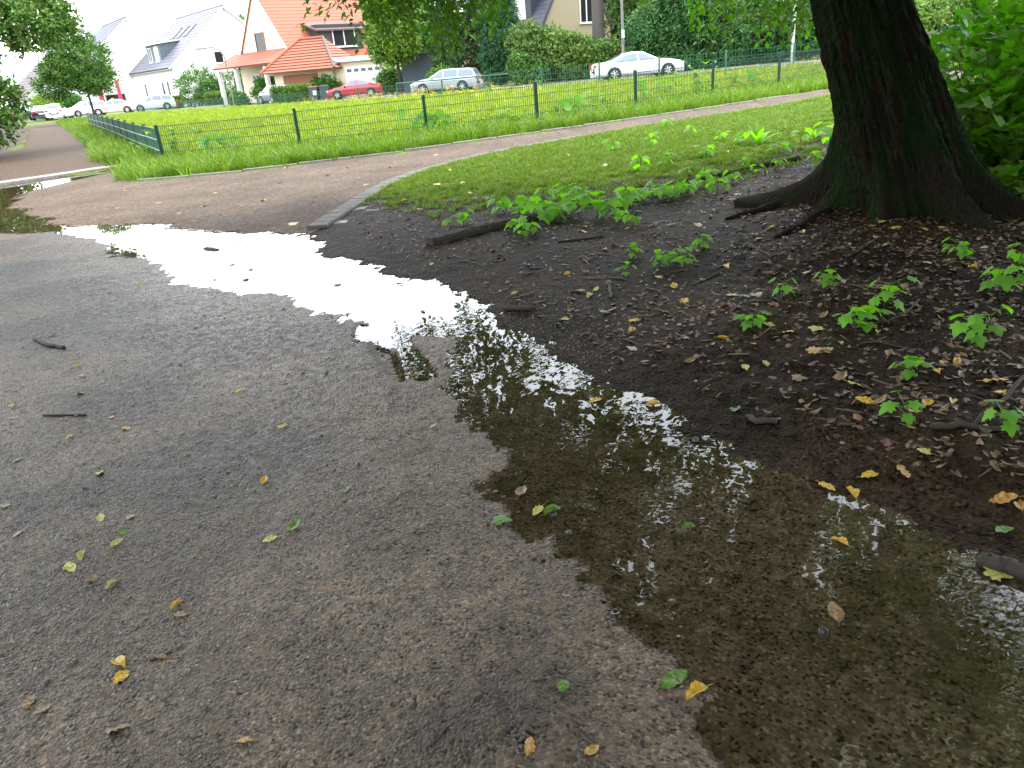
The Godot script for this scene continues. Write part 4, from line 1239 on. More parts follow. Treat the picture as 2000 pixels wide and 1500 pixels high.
# ---------------------------------------------------------------- litter, leaves, sticks, stones
func make_litter() -> void:
	var curled := []
	for k in 5:
		var mb := MB.new()
		var r := RandomNumberGenerator.new()
		r.seed = 500 + k
		leaf_shape(mb, Vector3(0, 0.01, -.5), Basis.IDENTITY, 1.0, r.randf_range(.5, .75), r.randf_range(-.5, .7), r.randf_range(-.6, .7), 4)
		curled.append(mb.mesh(M.litter))
	var root := thing("leaf_litter", "brown rotting leaf litter spread over the woodland floor", "")
	root.set_meta("kind", "stuff")
	var lists := [[], [], [], [], []]
	var tints := [[], [], [], [], []]
	var area := PackedVector2Array(wood_poly.slice(0, 10))
	for q in [Vector2(9, -2), Vector2(2.4, -1.2), Vector2(1.25, -2.3), Vector2(.75, -3.2), Vector2(.2, -4.2), Vector2(-.2, -5.4), Vector2(-1.0, -6.5), Vector2(-1.6, -8.2)]: area.append(q)
	for q in scatter(area, 34000, func(q):
		var line: float = q.x + 0.42 * (q.y + 3.5) - 0.75
		return rng.randf() < (0.22 + 0.78 * ss(-0.4, 1.5, line + 1.6 * nA.get_noise_2d(q.x, q.y))) * (0.45 + 0.55 * ss(11, 3, -q.y))):
		var w := rng.randi() % 5
		var b := Basis(Vector3.UP, rng.randf() * TAU) * Basis(Vector3.RIGHT, rng.randfn() * .22) * Basis(Vector3.BACK, rng.randfn() * .3)
		lists[w].append(Transform3D(b.scaled(Vector3.ONE * rng.randf_range(.016, .047)), place(q.x, q.y, .007)))
		var k := rng.randf_range(.25, 1.15)
		tints[w].append(Color(k, k * rng.randf_range(.8, 1.1), k * rng.randf_range(.75, 1.2)))
	for w in 5: multi("leaf", curled[w], lists[w], tints[w], root)
	# scraps of dead leaf on the paths
	var root3 := thing("path_scraps", "small brown scraps of dead leaf strewn over the paths", "")
	root3.set_meta("kind", "stuff")
	var sl := []
	var st := []
	for q in scatter(path_poly, 2600, func(q): return q.y < -1.0 and q.y > -24.0 and q.x > -13.0 and sd(q.x, q.y) > .05 and rng.randf() < (.55 if q.y < -7.5 else .5)):
		sl.append(Transform3D((Basis(Vector3.UP, rng.randf() * TAU) * Basis(Vector3.RIGHT, rng.randfn() * .2)).scaled(Vector3.ONE * rng.randf_range(.012, .03) * (1.0 if q.y > -7.5 else 1.9)), place(q.x, q.y, .005)))
		var k := rng.randf_range(.2, .9)
		st.append(Color(k, k * .95, k * .9))
	multi("scrap", curled[1], sl, st, root3)
	# crumbs of bark and twigs in the mud
	var tm := MB.new()
	tm.tube([Vector3(0, 0, -.5), Vector3(.03, .02, 0), Vector3(-.02, 0, .5)], [.03, .035, .02], 5)
	var twig := tm.mesh(M.litter)
	var root2 := thing("twig_litter", "fine twigs and crumbs of bark strewn in the mud", "")
	root2.set_meta("kind", "stuff")
	var pl := []
	var ti := []
	for q in scatter(area, 1700, func(q): return true):
		pl.append(Transform3D((Basis(Vector3.UP, rng.randf() * TAU) * Basis(Vector3.RIGHT, rng.randfn() * .12)).scaled(Vector3.ONE * rng.randf_range(.03, .14)), place(q.x, q.y, .004)))
		var k := rng.randf_range(.2, .9)
		ti.append(Color(k, k, k))
	multi("twig", twig, pl, ti, root2)
	# grit on the path and crumbs of mud
	var pebs := []
	for k in 3:
		var pb := MB.new()
		var r := RandomNumberGenerator.new()
		r.seed = 600 + k
		var ring := []
		for s in 6: ring.append(Vector3(cos(TAU * s / 6), 0, sin(TAU * s / 6)) * r.randf_range(.38, .55))
		var up := Vector3(r.randf_range(-.1, .1), r.randf_range(.28, .42), r.randf_range(-.1, .1))
		for s in 6:
			var e := (s + 1) % 6
			var a: Vector3 = ring[s] * .72 + Vector3(0, .22, 0)
			var b: Vector3 = ring[e] * .72 + Vector3(0, .22, 0)
			pb.quad(ring[s] - Vector3(0, .2, 0), a, b, ring[e] - Vector3(0, .2, 0))
			pb.tri(a, up, b)
		pb.smooth()
		pebs.append(pb.mesh(M.pebble))
	var grit := thing("path_grit", "loose grit and small stones on the wet gravel path", "")
	grit.set_meta("kind", "stuff")
	var gl := [[], [], []]
	var gt := [[], [], []]
	var span := PackedVector2Array([Vector2(-1.6, -.95), Vector2(1.8, -.95), Vector2(2.0, -2.6), Vector2(.6, -4.5), Vector2(-1.5, -7.5), Vector2(-6.5, -9.5)])
	for q in scatter(span, 52000, func(q): return rng.randf() < pow(1.7 / maxf(1.7, -q.y), 1.3) and (sd(q.x, q.y) > 0.02 or rng.randf() < .25) and q.x + .42 * (q.y + 3.5) < 0.45 + .1 * rng.randf()):
		var w := rng.randi() % 3
		var sz := 0.0032 + 0.0095 * pow(rng.randf(), 3.0)
		gl[w].append(Transform3D(rand_basis(.7).scaled(Vector3(sz, sz * .8, sz)), place(q.x, q.y, .0003)))
		var k := rng.randf_range(.35, 1.0) if rng.randf() < .96 else rng.randf_range(1.1, 1.8)
		gt[w].append(Color(k * 1.03, k, k * .95))
	for w in 3: multi("stone", pebs[w], gl[w], gt[w], grit)
	var k := 0
	for q in PEBBLES:
		var in_pool := sd(q[0], q[1]) < 0.03
		var o := obj("pebble", pebs[k % 3])
		o.material_override = M.dark_stone
		tag(o, "dark wet stone standing out of the puddle" if in_pool else "small dark stone lying on the gravel path", "stone", "stones in the puddle" if in_pool else "stones on the path")
		var sz := rng.randf_range(.018, .034)
		o.transform = Transform3D(Basis(Vector3.UP, rng.randf() * TAU).scaled(Vector3(sz, sz * .8, sz)), place(q[0], q[1], .003 if not in_pool else .008))
		k += 1

const ANCHORS := [[2.3, -6.3, "beside the mossy roots"], [3.5, -5.0, "in front of the big trunk"], [4.2, -5.2, "at the outer root of the trunk"], [-.2, -6.9, "beside the sunken timber"], [.7, -7.6, "below the maple cluster"], [.3, -4.6, "by the black rotten wood"], [1.25, -4.0, "by the pale stick"], [1.75, -5.1, "by the crooked twig"], [1.6, -2.4, "by the straight brown twig"], [1.3, -1.75, "by the broken branch end"], [1.0, -2.75, "by the half sunk stick"], [1.9, -3.6, "by the green sapling"], [.68, -4.7, "by the short upright stick"], [1.1, -5.6, "among the small bare mud seedlings"], [.7, -6.2, "by the thin dark twig"], [2.6, -4.2, "by the wood's edge sapling"], [-1.0, -5.8, "at the edge of the bright pool"], [1.9, -8.9, "near the lawn edge"]]
func beside(x: float, z: float) -> String:
	var best := ""
	var d := 99.0
	for a in ANCHORS:
		var e := Vector2(x - a[0], z - a[1]).length()
		if e < d:
			d = e
			best = a[2]
	return best

func make_leaves() -> void:
	var shapes := []
	for k in 6:
		var mb := MB.new()
		var r := RandomNumberGenerator.new()
		r.seed = 700 + k
		if k == 4: maple_shape(mb, Vector3(0, .03, -.45), Basis.IDENTITY, 1.0, r.randf_range(-.3, .1))
		else:
			leaf_shape(mb, Vector3(0, .02, -.5), Basis.IDENTITY, 1.0, r.randf_range(.46, .66), [.15, .42, .06, .75, 0, .3][k], [.15, -.25, .1, .2, 0, -.55][k], 10, r)
			mb.tube([Vector3(0, .0, -.5), Vector3(.03, .02, -.62), Vector3(.05, .0, -.74)], [.014, .012, .012], 4)
		shapes.append(mb)
	var cache := {}
	var words := {"Y": "yellow", "P": "pale green", "G": "green", "B": "brown", "O": "orange", "W": "whitish", "D": "dark"}
	var where := ["lying on the wet gravel path", "floating on the puddle", "lying on the dark mud", "lying in the short lawn", "lying on the far footpath"]
	for q in LEAVES:
		var s := rng.randi() % 6
		if q[4] == 0 and s == 4: s = 2
		var key: String = q[3] + str(s)
		if not cache.has(key): cache[key] = shapes[s].mesh(M["fallen" + q[3]])
		var o := obj("fallen_leaf", cache[key])
		var w: String = words[q[3]]
		var big := ""
		if q[4] == 0 and q[2] > 0.075: big = "large "
		var look: String = ["flat ", "half folded ", "flat ", "tightly folded ", "star shaped ", "curled "][s]
		if q[4] == 2: tag(o, look + w + " fallen leaf on the mud " + beside(q[0], q[1]), "leaf", w + " leaves " + where[q[4]])
		else: tag(o, big + look + w + " fallen leaf " + where[q[4]], "leaf", w + " leaves " + where[q[4]])
		var y: float = place(q[0], q[1], .005).y
		if q[4] == 1: y = maxf(y, terr(q[0], q[1]) - .003)
		if q[4] == 3: y += .03
		var b := Basis(Vector3.UP, rng.randf() * TAU) * Basis(Vector3.BACK, rng.randfn() * (.05 if q[4] == 1 else .2)) * Basis(Vector3.RIGHT, rng.randfn() * (.04 if q[4] == 1 else .15))
		o.transform = Transform3D(b.scaled(Vector3.ONE * q[2]), Vector3(q[0], y, q[1]))

func make_sticks() -> void:
	var info := {
		"twigA": [.013, "straight brown twig lying on the leaf litter with a side twig over it"], "twigB": [.008, "thin side twig lying across the straight brown twig"], "branch": [.026, "thick broken branch end lying at the water's edge"],
		"dark": [.014, "short dark stick on the gravel beside an orange leaf"], "s1": [.010, "short pale stick standing out of the mud"], "s2": [.010, "pale stick lying on the mud below the tree"], "s3": [.007, "thin crooked twig in front of the roots"],
		"p1": [.016, "bent twig lying in the bright pool"], "p2": [.03, "dark chunk of wood lying in the bright pool"], "m1": [.014, "dark stick half sunk in mud at the puddle's edge"], "m2": [.02, "black piece of rotten wood at the edge of the pool"], "m3": [.009, "thin dark twig near the maple cluster"], "m4": [.008, "small dark twig beside the brown litter"],
		"g1": [.006, "thin twig lying beside brown leaves on the gravel"], "g2": [.002, "hair thin twig at the bottom edge of the gravel"], "m5": [.006, "fine twig beside a whitish leaf"], "m6": [.006, "bent fine twig beside the green sapling"], "m7": [.004, "fine twig below the green sapling"], "m8": [.006, "fine twig lying among yellow leaves"], "g3": [.003, "thin brown twig beside the big yellow leaves"]}
	for k in STICK_LINES:
		var pts := []
		var rad := []
		var l: Array = STICK_LINES[k]
		var r: float = info[k][0]
		var base := place(l[0][0], l[0][1])
		for s in l.size() - 1:
			for e in 5:
				var x := lerpf(l[s][0], l[s + 1][0], e / 4.0)
				var z := lerpf(l[s][1], l[s + 1][1], e / 4.0)
				if e == 4 and s < l.size() - 2: continue
				pts.append(place(x + rng.randfn() * r * .2, z + rng.randfn() * r * .2, r * .75) - base)
				rad.append(r * rng.randf_range(.78, 1.1) * (1.0 if pts.size() > 1 else .7))
		if k == "twigB":
			for e in pts.size(): pts[e].y += .012 + .012 * e
		var mb := MB.new()
		mb.tube(pts, rad, 8, true, .08, rng)
		mb.smooth()
		var o := obj("stick", mb.mesh(M.branch))
		o.position = base
		tag(o, info[k][1], "stick", "sticks on the ground")
	# sunken timber edging, two lengths
	for e in [[-0.60, -6.56, -0.13, -6.99, "sunken dark timber edging with its end showing in the mud"], [-0.10, -7.03, 0.40, -7.40, "second length of sunken timber, half hidden by maple seedlings"]]:
		var a := place(e[0], e[1])
		var b := place(e[2], e[3])
		var d := b - a
		var t := thing("timber_edging", e[4], "timber", a, -Vector2(d.x, d.z).angle())
		var mb := MB.new()
		var n := 14
		var rows := []
		for k in n + 1:
			var x := d.length() * k / n
			var row := []
			for q in [[-.05, -.08], [-.052, .035], [-.036, .058], [.0, .064], [.036, .056], [.05, .03], [.05, -.08]]: row.append(Vector3(x, q[1] + .012 * nB.get_noise_2d(x * 2, q[0] * 40), q[0] + .008 * nB.get_noise_2d(x * 3 + 7, q[1] * 30)))
			if rows:
				for q in 6: mb.quad(rows[-1][q], row[q], row[q + 1], rows[-1][q + 1])
			rows.append(row)
		mb.poly([rows[0][0], rows[0][1], rows[0][2], rows[0][3], rows[0][4], rows[0][5], rows[0][6]])
		mb.poly([rows[n][6], rows[n][5], rows[n][4], rows[n][3], rows[n][2], rows[n][1], rows[n][0]])
		obj("beam", mb.mesh(M.wood), t)

# ---------------------------------------------------------------- fences
func fence_post(parent: Node, at: Vector3, h: float, m: Material, w := .06, turn := 0.0) -> void:
	var mb := MB.new()
	mb.box(Vector3(0, h / 2 - .1, 0), Vector3(w, h + .2, w * .7))
	var o := obj("post", mb.mesh(m), parent)
	o.position = at
	o.rotation.y = turn
	var c := MB.new()
	c.chamfer_box(Vector3(0, h + .008, 0), Vector3(w + .008, .02, w * .7 + .008), .008)
	obj("cap", c.mesh(M.green_metal), o)

func wire_panel(parent: Node, a: Vector3, b: Vector3, lo: float, hi: float, m: Material, pitch := .05, rod := .0065, rails := 5) -> void:
	var mb := MB.new()
	var d := b - a
	var n := int(d.length() / pitch)
	var side := Vector3(-d.z, 0, d.x).normalized() * .006
	for k in n + 1:
		var p := a + d * (float(k) / n)
		mb.box(p + Vector3(0, (lo + hi) / 2, 0), Vector3(rod, hi - lo, rod), Basis(Vector3.UP, -Vector2(d.x, d.z).angle()))
	for k in rails:
		var y := lerpf(lo + .02, hi - .03, float(k) / (rails - 1))
		for s in [-1, 1]:
			var c: Vector3 = (a + b) / 2 + Vector3(0, y, 0) + side * float(s)
			var bs := Basis(Vector3.UP, -Vector2(d.x, d.z).angle()) * Basis(Vector3.BACK, atan2(d.y, Vector2(d.x, d.z).length()))
			mb.box(c, Vector3(d.length(), rod * 1.2, rod), bs)
	obj("wire_panel", mb.mesh(m), parent)

func make_fences() -> void:
	var f := thing("mesh_fence", "low dark green wire mesh fence curving along the footpath", "fence")
	var pts := [Vector2(-7.34, -18.1), Vector2(-4.13, -17.55), Vector2(-1.39, -17.95), Vector2(1.1, -18.55), Vector2(3.61, -19.9), Vector2(5.83, -21.1), Vector2(8.13, -22.77), Vector2(10.3, -24.6), Vector2(12.5, -26.6)]
	var hs := [.80, .88, .88, .91, .91, .93, .94, .94, .94]
	for k in pts.size():
		fence_post(f, tp(pts[k].x, pts[k].y), hs[k] + .03, M.green_metal, .065, 0.2)
	for k in pts.size() - 1:
		wire_panel(f, tp(pts[k].x, pts[k].y), tp(pts[k + 1].x, pts[k + 1].y), .06, (hs[k] + hs[k + 1]) / 2, M.green_metal, .05, .0075, 5)
	var s := thing("strip_fence", "green fence filled with privacy strips running along the lane", "fence")
	for k in SIDE_FENCE.size():
		var q: Vector2 = SIDE_FENCE[k]
		if k > 0: fence_post(s, tp(q.x - .03, q.y - .02), .82, M.green_metal, .065, 1.08)
		if k == SIDE_FENCE.size() - 1: continue
		var r: Vector2 = SIDE_FENCE[k + 1]
		var d := r - q
		var turn := -d.angle()
		var mid := (q + r) / 2
		var off := Vector2(d.y, -d.x).normalized() * .05
		if off.x > 0: off = -off
		for e in 3:
			var mb := MB.new()
			mb.box(Vector3.ZERO, Vector3(d.length() - .03, .215, .006))
			var o := obj("privacy_strip", mb.mesh(M.green_strip), s)
			o.position = tp(mid.x + off.x * .6, mid.y + off.y * .6) + Vector3(0, .10 + .235 * e + .10, 0)
			o.rotation.y = turn
			o.rotation.z = 0.0
		for e in 4:
			var mb := MB.new()
			mb.box(Vector3.ZERO, Vector3(d.length(), .014, .014))
			var o := obj("rail", mb.mesh(M.zinc if e else M.green_wire), s)
			o.position = tp(mid.x + off.x, mid.y + off.y) + Vector3(0, .085 + .235 * (3 - e), 0)
			o.rotation.y = turn
	# the fence on the street side of the meadow
	var t := thing("street_fence", "thin green mesh fence between the meadow and the parked cars", "fence")
	var far := [Vector2(-31, -74), Vector2(-27.5, -71), Vector2(-24, -68), Vector2(-20.5, -64.5), Vector2(-17, -61.4), Vector2(-14.3, -58.7), Vector2(-11.2, -56), Vector2(-8.2, -53), Vector2(-5.4, -50.2), Vector2(-2.5, -47.3), Vector2(.2, -44.9), Vector2(2.9, -42.7), Vector2(5.6, -40.6), Vector2(8.3, -39.4), Vector2(11.2, -38.4), Vector2(14, -37.4), Vector2(16.8, -36.4), Vector2(19.8, -35.6)]
	for k in far.size():
		fence_post(t, tp(far[k].x, far[k].y), .82 if k < 11 else 1.02, M.green_wire, .085)
		if k: wire_panel(t, tp(far[k - 1].x, far[k - 1].y), tp(far[k].x, far[k].y), .12, .78 if k < 11 else .98, M.green_wire, .14, .011, 4)
	# the solid green top rail by the estate car
	var rl := MB.new()
	var a := tp(-5.4, -50.1) + Vector3(0, .86, 0)
	var b := tp(1.2, -44.0) + Vector3(0, .86, 0)
	rl.tube([a, b], [.035, .035], 8)
	obj("top_rail", rl.mesh(M.green_wire), t)

# ---------------------------------------------------------------- cars
func car(called: String, label: String, at: Vector3, yaw: float, paint: String, length: float, prof: Array, W: float, windows: Array, belt: float, group := "cars parked along the street") -> Node3D:
	# prof: [x as share of the length from the middle, height of the top line, half width of the top]; the front looks along +x
	var t := thing(called, label, "car", at, yaw, group)
	var get_at := func(f: float) -> Array:
		for k in prof.size() - 1:
			if f <= prof[k + 1][0]:
				var u: float = clampf((f - prof[k][0]) / (prof[k + 1][0] - prof[k][0]), 0, 1)
				return [lerpf(prof[k][1], prof[k + 1][1], u), lerpf(prof[k][2], prof[k + 1][2], u)]
		return [prof[-1][1], prof[-1][2]]
	var mb := MB.new()
	var rings := []
	var fr := []
	for k in prof.size() - 1:
		fr.append(prof[k][0])
		fr.append((prof[k][0] + prof[k + 1][0]) / 2)
	fr.append(prof[-1][0])
	for f in fr:
		var g: Array = get_at.call(f)
		var yt: float = g[0]
		var wt: float = g[1]
		var e := pow(absf(f) * 2.0, 6.0)
		var wb := W * (1.0 - .14 * e)
		var yb := minf(belt, yt - .02)
		wt = minf(wt, wb)
		var half := [[0.0, yt], [wt * .7, yt - .006], [wt * .95, yt - .03], [wt, yt - .05 if yt > belt + .1 else yt - .035], [wb, yb - .02], [wb + .02, lerpf(yb, .3, .4)], [wb + .005, .38], [wb - .05, .22], [0.0, .2]]
		var ring := []
		for q in half: ring.append(Vector3(f * length, q[1], q[0]))
		for q in range(half.size() - 2, 0, -1): ring.append(Vector3(f * length, half[q][1], -half[q][0]))
		rings.append(ring)
	var m: int = rings[0].size()
	for k in rings.size() - 1:
		for q in m:
			var q2 := (q + 1) % m
			mb.quad(rings[k][q], rings[k][q2], rings[k + 1][q2], rings[k + 1][q])
	mb.poly(rings[0].duplicate())
	var last: Array = rings[-1].duplicate()
	last.reverse()
	mb.poly(last)
	mb.smooth()
	# outward
	for k in mb.n.size():
		if mb.n[k].dot(mb.v[k] - Vector3(mb.v[k].x * .9, .6, 0)) < 0: mb.n[k] = -mb.n[k]
	var bt: Vector3 = (mb.v[mb.ix[1]] - mb.v[mb.ix[0]]).cross(mb.v[mb.ix[2]] - mb.v[mb.ix[0]])
	if bt.dot(mb.n[mb.ix[0]]) > 0:
		for k in range(0, mb.ix.size(), 3):
			var h := mb.ix[k + 1]
			mb.ix[k + 1] = mb.ix[k + 2]
			mb.ix[k + 2] = h
	obj("body", mb.mesh(M["paint_" + paint]), t)
	for w in windows:
		# side glass between two pillars
		for s in [-1.0, 1.0]:
			var gb := MB.new()
			var prev := []
			for k in 9:
				var f: float = lerpf(w[0], w[1], k / 8.0)
				var g: Array = get_at.call(f)
				var top: float = g[0] - .09
				if top < belt + .04: prev = []; continue
				var zw: float = W + .008
				var zt: float = lerpf(W, g[1], (top - belt) / (g[0] - .05 - belt)) + .016
				var row := [Vector3(f * length, belt + .015, s * zw), Vector3(f * length, top, s * zt)]
				if prev:
					if s > 0: gb.quad(prev[0], row[0], row[1], prev[1])
					else: gb.quad(row[0], prev[0], prev[1], row[1])
				prev = row
			if gb.v.size(): obj("side_window", gb.mesh(M.car_glass), t)
	for w in [["windscreen", 1], ["rear_window", -1]]:
		# the steepest stretch at that end of the cabin
		var bi := -1
		var bd := 0.0
		for k in prof.size() - 1:
			var dy: float = (prof[k][1] - prof[k + 1][1]) * w[1]
			if dy > bd and prof[k][1] > belt - .1 and prof[k + 1][1] > belt - .1: bd = dy; bi = k
		if bi < 0: continue
		var p0: Array = prof[bi]
		var p1: Array = prof[bi + 1]
		var gb := MB.new()
		var a0 := Vector3(p0[0] * length, p0[1], 0)
		var a1 := Vector3(p1[0] * length, p1[1], 0)
		var up := Vector3(-(a1.y - a0.y), a1.x - a0.x, 0).normalized() * .012
		var lo := a0.lerp(a1, .12) + up
		var hi := a0.lerp(a1, .88) + up
		var w0: float = lerpf(minf(p0[2], W), minf(p1[2], W), .12) * .66
		var w1: float = lerpf(minf(p0[2], W), minf(p1[2], W), .88) * .66
		gb.quad(lo + Vector3(0, 0, w0), hi + Vector3(0, 0, w1), hi - Vector3(0, 0, w1), lo - Vector3(0, 0, w0))
		obj(w[0], gb.mesh(M.car_glass), t)
	for fx in [-.29, .31]:
		for s in [-1.0, 1.0]:
			var ar := MB.new()
			var c: Vector3 = Vector3(fx * length, .33, s * (W + .022))
			for k in 18:
				var a0 := TAU * k / 18
				var a1 := TAU * (k + 1) / 18
				var p0 := c + Vector3(cos(a0), sin(a0), 0) * .385
				var p1 := c + Vector3(cos(a1), sin(a1), 0) * .385
				if s > 0: ar.tri(c, p0, p1)
				else: ar.tri(c, p1, p0)
			obj("wheel_arch", ar.mesh(M.tyre), t)
			var ty := MB.new()
			ty.tube([c + Vector3(0, 0, -s * .18), c + Vector3(0, 0, s * .0), c + Vector3(0, 0, s * .025)], [.325, .325, .30], 20)
			var o := obj("wheel", ty.mesh(M.tyre), t)
			var ri := MB.new()
			for k in 7:
				var an := TAU * k / 7
				ri.box(c + Vector3(cos(an), sin(an), 0) * .11 + Vector3(0, 0, s * .032), Vector3(.2, .06, .012), Basis(Vector3.BACK, an))
			ri.tube([c + Vector3(0, 0, s * .02), c + Vector3(0, 0, s * .036)], [.215, .20], 18, false)
			ri.tube([c + Vector3(0, 0, s * .02), c + Vector3(0, 0, s * .04)], [.06, .05], 10)
			obj("rim", ri.mesh(M.rim), o)
	for s in [-1.0, 1.0]:
		var tl := MB.new()
		tl.chamfer_box(Vector3(-.488 * length, belt - .12, s * W * .72), Vector3(.07 * length * .5, .13, .30), .02)
		obj("tail_light", tl.mesh(M.tail), t)
		var hl := MB.new()
		hl.chamfer_box(Vector3(.462 * length, .66, s * W * .74), Vector3(.07 * length, .10, .28), .02)
		obj("headlight", hl.mesh(M.lamp_glass), t)
		var mi := MB.new()
		mi.chamfer_box(Vector3(.16 * length, belt + .03, s * (W + .09)), Vector3(.12, .11, .16), .03)
		obj("mirror", mi.mesh(M["paint_" + paint]), t)
	t.scale = Vector3.ONE * 0.91
	for e in [-1.0, 1.0]:
		var np := MB.new()
		np.box(Vector3(e * (.5 * length + .008), .52 if e > 0 else .62, 0), Vector3(.012, .11, .50))
		obj("number_plate", np.mesh(M.plate), t)
		var bu := MB.new()
		bu.chamfer_box(Vector3(e * (.488 * length), .34, 0), Vector3(.14, .13, W * 1.62), .03)
		obj("bumper", bu.mesh(M["paint_" + paint] if paint != "black" else M.bin), t)
	return t

func make_cars() -> void:
	var saloon := [[-.50, .70, .74], [-.485, .90, .80], [-.45, .97, .84], [-.33, 1.0, .80], [-.16, 1.36, .60], [-.06, 1.42, .60], [.04, 1.40, .60], [.22, .98, .80], [.34, .92, .82], [.45, .82, .82], [.488, .70, .78], [.50, .5, .72]]
	var coupe := [[-.50, .68, .72], [-.485, .92, .78], [-.44, .98, .80], [-.36, 1.0, .78], [-.16, 1.30, .58], [-.04, 1.36, .58], [.04, 1.33, .58], [.22, .95, .78], [.36, .86, .80], [.46, .74, .80], [.49, .62, .76], [.50, .45, .7]]
	var estate := [[-.50, .70, .76], [-.49, 1.0, .80], [-.44, 1.38, .66], [-.38, 1.46, .62], [-.1, 1.5, .62], [.04, 1.46, .62], [.22, 1.0, .80], [.36, .93, .82], [.46, .80, .82], [.49, .66, .78], [.50, .48, .72]]
	var hatch := [[-.50, .70, .74], [-.485, 1.0, .78], [-.40, 1.40, .64], [-.32, 1.47, .62], [-.05, 1.5, .62], [.06, 1.45, .62], [.25, 1.02, .78], [.38, .94, .80], [.46, .80, .80], [.49, .66, .76], [.50, .48, .7]]
	var gr := 0.05
	var y := func(x, z): return Vector3(x, terr(x, z) + gr, z)
	car("white_saloon", "white four door saloon car parked behind the street fence", y.call(7.75, -42.3), .05, "white", 5.0, saloon, .90, [[-.27, -.03], [-.01, .20]], .93)
	car("silver_estate", "silver estate car with dark roof edge parked beside the conifers", y.call(-2.45, -51.6), PI - .25, "silver", 4.7, estate, .88, [[-.46, -.24], [-.22, -.02], [0.0, .2]], .97)
	car("red_coupe", "dark red coupe parked in front of the garage", y.call(-9.6, -60.5), PI + .12, "red", 4.4, coupe, .86, [[-.27, -.06], [-.04, .19]], .92)
	car("silver_hatchback", "pale silver hatchback parked at the meadow corner", y.call(-30.9, -77), PI + .35, "pale", 4.2, hatch, .84, [[-.42, -.22], [-.20, 0.0], [.02, .22]], .97)
	var tx := car("taxi", "cream taxi with red lettering and a yellow roof sign", y.call(-34.9, -77.8), PI + .2, "cream", 4.6, saloon, .88, [[-.27, -.03], [-.01, .20]], .93)
	var sg := MB.new()
	sg.chamfer_box(Vector3(0, 1.47, 0), Vector3(.16, .12, .5), .03)
	obj("roof_sign", sg.mesh(M.flower), tx)
	for q in [[.7, "TAXI"], [-.9, "221"]]:
		var tm := TextMesh.new()
		tm.text = q[1]; tm.font_size = 64; tm.pixel_size = .006; tm.depth = .01
		tm.material = M.lettering
		for s in [-1.0, 1.0]:
			var o := obj("lettering", tm, tx)
			o.position = Vector3(q[0], .66, s * .915)
			o.rotation.y = 0.0 if s > 0 else PI
	car("white_hatchback", "white hatchback parked behind the young street tree", y.call(-37.7, -78.0), PI + .9, "white", 4.2, hatch, .84, [[-.42, -.22], [-.20, 0.0], [.02, .22]], .97)
	car("white_estate", "white estate car parked at the end of the strip fence", y.call(-40.6, -78.0), PI - 1.15, "white", 4.6, estate, .88, [[-.46, -.24], [-.22, -.02], [0.0, .2]], .97)
	car("black_saloon", "black saloon car parked at the end of the lane", y.call(-43.2, -80.5), PI - 1.1, "black", 4.5, saloon, .88, [[-.27, -.03], [-.01, .20]], .93)
	car("black_hatchback", "black hatchback seen from behind at the end of the lane", y.call(-45.9, -81), PI - 1.45, "black", 4.3, hatch, .88, [[-.42, -.22], [-.20, 0.0], [.02, .22]], .97)
	car("violet_hatchback", "small violet grey car half hidden behind the clipped hedge", y.call(-16.6, -65.2), PI - .9, "violet", 3.9, hatch, .82, [[-.42, -.22], [-.20, 0.0], [.02, .22]], .97)

